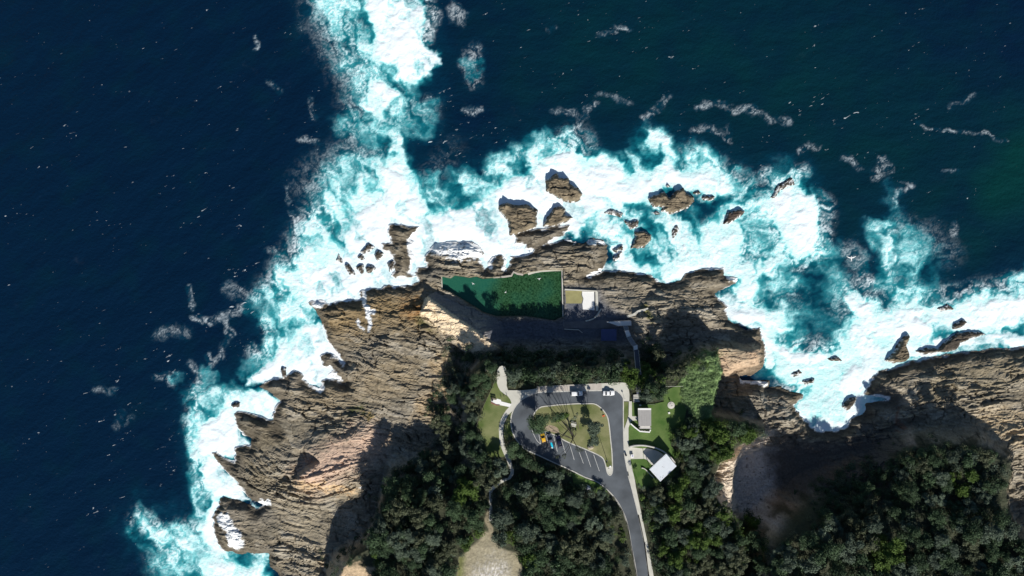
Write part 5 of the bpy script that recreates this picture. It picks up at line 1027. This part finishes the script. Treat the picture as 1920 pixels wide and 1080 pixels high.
PATCH = [
 ('in the shaded bush strip above the pool', [(915,664),(1000,660),(1160,660),(1186,690),(1192,712),(1165,712),(1060,716),(990,722),(960,726),(958,712),(950,690),(932,680)], .85, 20),
 ('in the bush on the cliff edge west of the lawn', [(850,690),(880,668),(915,672),(930,698),(915,735),(898,770),(888,800),(900,845),(850,855),(822,800),(814,775),(842,745)], .8, 21),
 ('in the dense bush south of the western lawn', [(730,890),(800,852),(830,808),(888,808),(905,858),(922,862),(948,866),(940,895),(910,915),(910,985),(896,1003),(868,1030),(846,1080),(846,1140),(700,1140),(706,1050),(690,1022),(704,1000),(718,960)], .9, 25),
 ('in the dense bush between the clearing and the road', [(955,822),(970,836),(990,856),(1012,866),(1050,884),(1068,890),(1072,918),(1100,918),(1122,918),(1142,938),(1156,960),(1168,1000),(1176,1040),(1184,1140),(998,1140),(985,1062),(975,1036),(940,1016),(930,990),(928,922),(962,905),(968,880),(958,850)], .95, 25),
 ('in the bush between the road path and the cove', [(1268,804),(1296,790),(1320,798),(1342,792),(1430,802),(1428,812),(1384,832),(1344,858),(1336,900),(1354,955),(1388,1000),(1390,1140),(1246,1140),(1232,1062),(1218,990),(1206,930),(1225,908),(1250,906),(1276,880),(1266,840)], .95, 25),
 ('in the bush above the eastern cove', [(1506,1010),(1520,972),(1550,938),(1606,910),(1654,886),(1692,856),(1735,842),(1790,846),(1848,852),(1882,868),(1886,890),(1874,930),(1882,985),(1905,1016),(1950,1036),(1960,1140),(1400,1150),(1440,1126),(1496,1118),(1500,1060)], .9, 27),
 ('beside the cliff stairs', [(1208,665),(1232,650),(1244,690),(1240,730),(1230,752),(1206,750),(1206,712)], .9, 20),
 ('between the stairs and the pavement corner', [(1184,690),(1198,696),(1200,738),(1191,738),(1183,722)], 1.0, 15),
 ('in the dark ravine east of the road bush', [(1398,985),(1420,975),(1450,1005),(1470,990),(1500,1050),(1496,1122),(1400,1122)], .75, 26),
 ('at the northern tip of the grassy headland', [(1252,700),(1288,670),(1300,672),(1280,698),(1262,716)], .8, 17)]
def shrink(qx, qy, name):
    d = float(ldist(np.array([[qx]], np.float32), np.array([[qy]], np.float32), LOOP + LOOP[:1])[0, 0]); k = 1 - 0.42 * max(0.0, min(1.0, (48 - d) / 22))
    if 'above the pool' in name: k *= 0.74
    if 'eastern cove' in name and qy < 985: k *= 0.62 + 0.38 * max(0, (qy - 925) / 60) if qx < 1690 else 0.8
    return k
BRIGHT = [((900,1012), 22), ((880,1030), 16), ((955,1015), 18), ((980,1040), 16), ((1172,1000), 26), ((1190,700), 26), ((705,1045), 22), ((1650,1035), 30), ((1800,900), 22), ((1400,830), 30), ((1340,800), 26), ((1300,1000), 22), ((1270,940), 18), ((870,915), 18), ((1375,960), 24)]
spots = []
TRK = [[(1201,734),(1192,655),(1174,612)], [(919,925),(919,958),(914,975),(921,990),(920,1010)], [(950,835),(953,858),(960,877),(948,900),(932,906),(920,920)]]
def clear_of(qx, qy): return all(float(ldist(np.array([[qx]]), np.array([[qy]]), t_)[0, 0]) > (8 if t_[0][0] > 1100 else 7) for t_ in TRK)
rs = random.Random(5)
for name, poly, dens, gap in PATCH:
    xs_ = [p[0] for p in poly]; ys_ = [p[1] for p in poly]; y = min(ys_)
    while y < max(ys_):
        x = min(xs_) + (gap / 2 if int((y - min(ys_)) / gap) % 2 else 0)
        while x < max(xs_):
            qx = x + rs.uniform(-.42, .42) * gap; qy = y + rs.uniform(-.42, .42) * gap
            if inside(qx, qy, poly) and rs.random() < dens and clear_of(qx, qy) and -30 < qx < 1950 and qy < 1115: spots.append((qx, qy, name, gap))
            x += gap
        y += gap * .9
def pick(qx, qy):
    for (bx_, by_), r_ in BRIGHT:
        if math.hypot(qx - bx_, qy - by_) < r_: return 'bright green'
    if 1200 < qx < 1440 and rs.random() < .22: return 'bright green'
    n_ = float(noise(qx / 55, qy / 55, 211)) + rs.uniform(-.45, .45)
    return 'dark green' if n_ < .02 else 'grey green' if n_ < .30 else 'olive brown'
spots.sort(key=lambda s: -s[3] - (0 if s[1] < 1085 else -100))
print('tree spots', len(spots))
single = spots[:288]; rest = spots[288:]
SHARE = {}
def ground(qx, qy):
    z = 14.0
    for _ in range(3):
        x, y = U(qx, qy, z + 2.5); z = zat(x, y)
    return x, y, z
MARKS = [((1004,668),'the pool slope above the western pool'),((1100,668),'the slope behind the changing shed'),((1180,690),'the long stair flight'),((1060,706),'the northern pavement'),((985,708),'the lookout path'),((860,690),'the shaded cliff beside the pale wedge'),
 ((880,730),'the lookout fence'),((850,790),'the western cliff notch'),((895,830),'the end of the lawn fence'),((830,850),'the deep cliff bay'),((760,880),'the western cliff top'),((725,960),'the overhanging cliff'),((680,1030),'the sandy bluff'),
 ((760,1060),'the bottom of the western bush'),((840,1040),'the western side of the clearing'),((900,985),'the sandy track'),((870,930),'the bend of the track'),((800,950),'the heart of the western bush'),((945,880),'the winding footpath'),((975,845),'the western kerb'),
 ((1060,885),'the lower kerb of the car park'),((1010,920),'the dark bush below the bays'),((950,960),'the eastern side of the track'),((1000,1010),'the eastern side of the clearing'),((1080,960),'the heart of the central bush'),((1100,1050),'the bottom of the central bush'),
 ((1150,960),'the bend of the road'),((1172,1050),'the straight of the road'),((1225,930),'the lower corner of the shelter'),((1290,850),'the eastern side of the shelter'),((1280,800),'the round pad lawn'),((1360,810),'the rocky gully'),((1410,830),'the tip above the cove'),
 ((1350,900),'the white sand of the cove'),((1320,970),'the bare sandy gap'),((1240,1000),'the road footpath'),((1270,1080),'the bottom of the eastern bush'),((1370,1030),'the dark ravine'),((1470,1000),'the brown cove slope'),((1560,960),'the head of the cove'),
 ((1640,910),'the shaded cove wall'),((1680,870),'the sandy notch'),((1760,860),'the shadowed eastern bluff'),((1840,870),'the bright eastern ledges'),((1870,940),'the black eastern ravine'),((1800,1000),'the crest of the eastern bush'),((1700,970),'the middle of the eastern bush'),
 ((1620,1040),'the lower middle of the eastern bush'),((1500,1070),'the lower western part of the eastern bush'),((1750,1080),'the bottom of the eastern bush ridge'),((1900,1070),'the far eastern corner'),((1225,690),'the shaded side of the stairs'),((1280,685),'the grassy headland tip')]
def whereabouts(x, y):
    (mx_, my_), n_ = min(MARKS, key=lambda m: math.hypot(m[0][0] - x, m[0][1] - y)); dx, dy = x - mx_, y - my_
    if math.hypot(dx, dy) < 9: return 'close by ' + n_
    return ['east', 'south east', 'south', 'south west', 'west', 'north west', 'north', 'north east'][round(math.atan2(dy, dx) / (math.pi / 4)) % 8] + ' of ' + n_
for qx, qy, name, gap in single:
    kind = pick(qx, qy); me, mt, rad = rs.choice(PROTO[kind]); x, y, z = ground(qx, qy)
    s = gap / 25 * rs.uniform(.72, 1.28) * (3.4 / rad) ** .5 * shrink(qx, qy, name); R_ = s * rad
    size = 'large' if R_ > 3.9 else 'small' if R_ < 3.1 else 'mid sized'
    o = empty('bush_tree', (x, y, z - .15), rs.random() * 6.28, f'{size} {kind} tree {whereabouts(qx, qy)}', 'tree', f'trees {name}')
    o.scale = (s, s, s * rs.uniform(.75, 1.2)); shared('crown', me, o); shared('trunk', mt, o)
# everything smaller, and what lies outside the 300: one mass per kind of leaf is not countable
def mass(name, items, protos, m):
    Vs, n_ = [], 0
    for (x, y, z, s, sz, a), k in items:
        v = protos[k]; c, q = math.cos(a) * s, math.sin(a) * s
        Vs.append(np.stack([v[:, 0] * c - v[:, 1] * q + x, v[:, 0] * q + v[:, 1] * c + y, v[:, 2] * sz + z], 1))
    V = np.concatenate(Vs).astype(np.float32); nq = len(V) // 4
    me = bpy.data.meshes.new(name); me.vertices.add(len(V)); me.vertices.foreach_set('co', V.ravel())
    me.loops.add(nq * 4); me.loops.foreach_set('vertex_index', np.arange(nq * 4, dtype=np.int32)); me.polygons.add(nq); me.polygons.foreach_set('loop_start', np.arange(0, nq * 4, 4, dtype=np.int32)); me.update(calc_edges=True)
    me.materials.append(m); o = link(bpy.data.objects.new(name, me)); o['kind'] = 'stuff'; return o
def cards_np(seed, n, rad, hgt, size):
    bm = bmesh.new(); leaf_cards(bm, (0, 0, hgt * .35), (rad, rad * .9, hgt * .65), n, random.Random(seed), size, .5)
    bm.verts.index_update(); A = np.array([tuple(v.co) for f in bm.faces for v in f.verts], np.float32); bm.free(); return A
SM = [cards_np(k, 130, [1.5, 1.1, 1.9][k], [1.9, 1.5, 2.3][k], .36) for k in range(3)]
def tree_np(me):
    co = np.zeros(len(me.vertices) * 3, np.float32); me.vertices.foreach_get('co', co); ix = np.zeros(len(me.loops), np.int32); me.loops.foreach_get('vertex_index', ix); return co.reshape(-1, 3)[ix]
items = {k: [] for k in LEAF}
for qx, qy, name, gap in rest:
    x, y, z = ground(qx, qy); s = gap / 25 * rs.uniform(.8, 1.2) * shrink(qx, qy, name); items[pick(qx, qy)].append(((x, y, z, s, s, rs.random() * 6.28), 3))
for name, poly, dens, gap in PATCH:
    xs_ = [p[0] for p in poly]; ys_ = [p[1] for p in poly]
    area = (max(xs_) - min(xs_)) * (max(ys_) - min(ys_))
    for _ in range(int(area / (48 if 'above the pool' in name or 'stairs' in name else 110))):
        qx = rs.uniform(min(xs_) - 6, max(xs_) + 6); qy = rs.uniform(min(ys_) - 5, min(max(ys_), 1110))
        if inside(qx, qy, poly) or any(inside(qx + e, qy + f, poly) for e, f in ((5, 0), (-5, 0), (0, 4), (0, -4))):
            x, y, z = ground(qx, qy); s = rs.uniform(.65, 1.5); items[pick(qx, qy)].append(((x, y, z, s, s * rs.uniform(.7, 1.2), rs.random() * 6.28), rs.randrange(3)))
# scrub creeping down the slopes and edges
for pts, r_, n_ in [([(930,660),(1160,656)], 8, 120), ([(1214,640),(1226,700)], 12, 60), ([(1262,690),(1300,670),(1330,665)], 14, 60), ([(860,660),(845,700),(812,780)], 14, 90), ([(1380,800),(1420,812)], 14, 40), ([(640,1040),(690,1010),(712,950)], 16, 60), ([(1530,920),(1640,880)], 22, 160), ([(1700,850),(1850,850)], 12, 70), ([(1380,960),(1392,1060)], 12, 60), ([(612,1062),(640,1050)], 10, 14)]:
    for _ in range(n_):
        t_ = rs.random() * (len(pts) - 1); i_ = int(t_); f_ = t_ - i_; qx = pts[i_][0] * (1 - f_) + pts[i_ + 1][0] * f_ + rs.gauss(0, r_); qy = pts[i_][1] * (1 - f_) + pts[i_ + 1][1] * f_ + rs.gauss(0, r_)
        x, y, z = ground(qx, qy)
        if z > 4.5: s = rs.uniform(.5, 1.15); items[pick(qx, qy)].append(((x, y, z, s, s * .8, rs.random() * 6.28), rs.randrange(3)))
for k, it in items.items():
    if it: mass(k.replace(' ', '_') + '_scrub', it, SM + [tree_np(PROTO[k][0][0])], LEAF[k])
# rough grass on the bumpy headland
TU = [cards_np(20 + k, 26, .7, .5, .30) for k in range(2)]; it = []
while len(it) < 900:
    qx = rs.uniform(1274, 1360); qy = rs.uniform(654, 794)
    if inside(qx, qy, GRN): x, y, z = ground(qx, qy + 4); s = rs.uniform(.6, 1.3); it.append(((x, y, z - .1, s, s, rs.random() * 6.28), rs.randrange(2)))
mass('rough_grass', it, TU, leaf_material('rough_grass_blades', (0.080, 0.150, 0.045), (0.235, 0.330, 0.150)))
# ------------------------------------------------------------------ the trees of the car park island and the lawn edges
def special(px_, py_, hgt, lean, lobes, leaf, label, n, size=.40, z=G, bark=M_BARK, tw=.2, dens=.5):
    "lobes: (px, py, height, radius, flatness) of each leafy clump as surveyed"
    x, y = U(px_, py_, z); o = empty('island_tree', (x, y, z + .1), 0, label, 'tree', 'trees of the car park and lawns'); r_ = random.Random(int(px_ * 7 + py_)); bc = bmesh.new(); bt = bmesh.new()
    fork = Vector((lean[0], lean[1], hgt * .38)); tube(bt, (0, 0, -.4), fork, tw, tw * .7, 8)
    tot = sum(l[3] ** 2 for l in lobes)
    for a, b_, h, rad, fl in lobes:
        c = Vector((*U(a, b_, z + h), 0)) - Vector((x, y, 0)); c.z = h
        mid = fork.lerp(c, .5) + Vector((r_.uniform(-.5, .5), r_.uniform(-.5, .5), .3)); tube(bt, fork, mid, tw * .5, tw * .35, 6); tube(bt, mid, c, tw * .35, .03, 6)
        for _ in range(4): e = c + Vector((r_.gauss(0, rad * .6), r_.gauss(0, rad * .6), r_.gauss(0, rad * .3))); tube(bt, mid.lerp(c, .7), e, .05, .015, 4)
        if rad > .3: leaf_cards(bc, c, (rad, rad, rad * fl), int(n * rad * rad / tot), r_, size, dens)
    mobj('trunk', bt, bark, o)
    if len(bc.faces): mobj('crown', bc, leaf, o)
    else: bc.free()
    return o
special(1010, 796, 8.5, (.2, .3), [(1009,792,8.2,2.9,.8),(998,787,7.2,2.3,.8),(1018,790,7.4,2.4,.8),(1006,804,6.2,2.3,.8),(1015,805,6.0,2.2,.8),(1025,782,8.4,1.7,1.0),(998,797,5.8,2.0,.8),(1012,783,9.2,2.0,.9)], LEAF['dark green'], 'dense dark green tree spreading over the yellow car on the island', 5200, .42, dens=.35)
special(1073, 819, 9, (.2, 1.0), [(1056,780,7.0,1.5,.7),(1049,784,6.6,1.3,.7),(1062,778,7.4,1.2,.7),(1045,777,6.2,1.0,.8),(1043,788,6.2,.8,.8)], LEAF['bright green'], 'bare dark branched tree with one bright green crown over the island lawn', 1100, .44, bark=M_BARKD, tw=.28)
special(1073.5, 820, 7, (-.1, -.2), [(1058,855,3.6,1.05,.6),(1044,857,3.0,.8,.6),(1083,842,5.2,1.1,.6),(1090,843,4.8,.9,.6),(1036,806,7.0,.2,.6),(1030,800,7.6,.2,.6),(1046,806,6.8,.2,.6),(1082,812,7.6,.2,.6),(1080,806,8,.2,.6)], LEAF['olive brown'], 'leaning bare tree with sparse olive tufts hanging over the parking bays', 300, .36, bark=M_BARKD, tw=.24)
special(1115, 818, 12, (-.1, .6), [(1113,800,10.0,1.9,1.0),(1118,806,9.0,1.7,1.0),(1108,796,10.6,1.5,1.0),(1111,812,8.0,1.6,1.0),(1120,796,10,1.3,1.0),(1106,806,8.6,1.2,1.0),(1114,822,6.2,1.7,.8),(1108,829,4.8,1.5,.7),(1118,830,4.8,1.3,.7),(1129,797,9,.7,.8)], LEAF['grey green'], 'tall thin crowned grey green tree near the eastern side of the island', 4600, .42, tw=.22)
special(1084, 803, 9, (-.1, .3), [(1078,782,8.6,.9,1.2),(1073,787,7.6,.6,1.2),(1082,776,8.6,.6,1.2)], LEAF['grey green'], 'spindly sparse tree beside the picnic table', 160, .32, tw=.12)
special(1040, 790, 9, (0, .3), [(1041,780,8.8,1.9,.9),(1036,786,7.2,1.5,.9),(1052,779,8.8,1.6,.9)], LEAF['dark green'], 'slim dark tree between the dense tree and the bright green crown', 900, .38, tw=.16)
special(964, 840, 6.5, (0, .2), [(964,836,6.0,2.0,.8),(956,843,5.4,1.9,.8),(972,845,5.0,1.7,.8),(960,852,4.6,2.0,.8),(975,852,6,1.6,.8)], LEAF['dark green'], 'dark tree with ragged crown at the western kerb shading the path', 1700, .4)
special(990, 868, 5.6, (0, .2), [(990,862,5.0,1.8,.9),(1000,872,4.6,1.9,.8),(982,868,4.6,1.7,.8),(1012,878,4.6,1.6,.8)], LEAF['dark green'], 'tall dark tree just below the lower kerb west of the bays', 1500, .4)
special(1042, 894, 6.6, (0, .2), [(1040,888,6.0,1.6,1.0),(1030,890,5.4,1.7,.9),(1050,892,5.2,1.6,.9),(1042,900,5,1.9,.8)], LEAF['grey green'], 'tall pointed tree at the lower kerb casting shade over the bays', 1500, .38)
special(948, 700, 6, (0, .2), [(957,703,4.8,1.9,.8),(967,706,4.4,1.8,.8),(958,712,4.0,1.6,.8),(972,699,4.6,1.6,.8),(950,697,4.4,1.0,.8)], LEAF['grey green'], 'dense grey green tree overhanging the rounded end of the lookout path', 1500, .38)
special(1199, 915, 6, (0, .3), [(1197,910,5.2,.9,.8),(1205,914,4.8,1.0,.8)], LEAF['grey green'], 'thin little tree leaning over the roadside footpath', 240, .34, tw=.1)
special(1292, 796, 3.6, (0, .3), [(1292,790,3.2,2.0,.8),(1302,796,3.2,2.2,.8),(1284,802,2.9,1.8,.8),(1273,812,2.7,2.0,.8),(1295,808,3,2.4,.8)], LEAF['dark green'], 'rounded dark tree on the eastern lawn just below the round pad', 2400, .4, dens=.35)
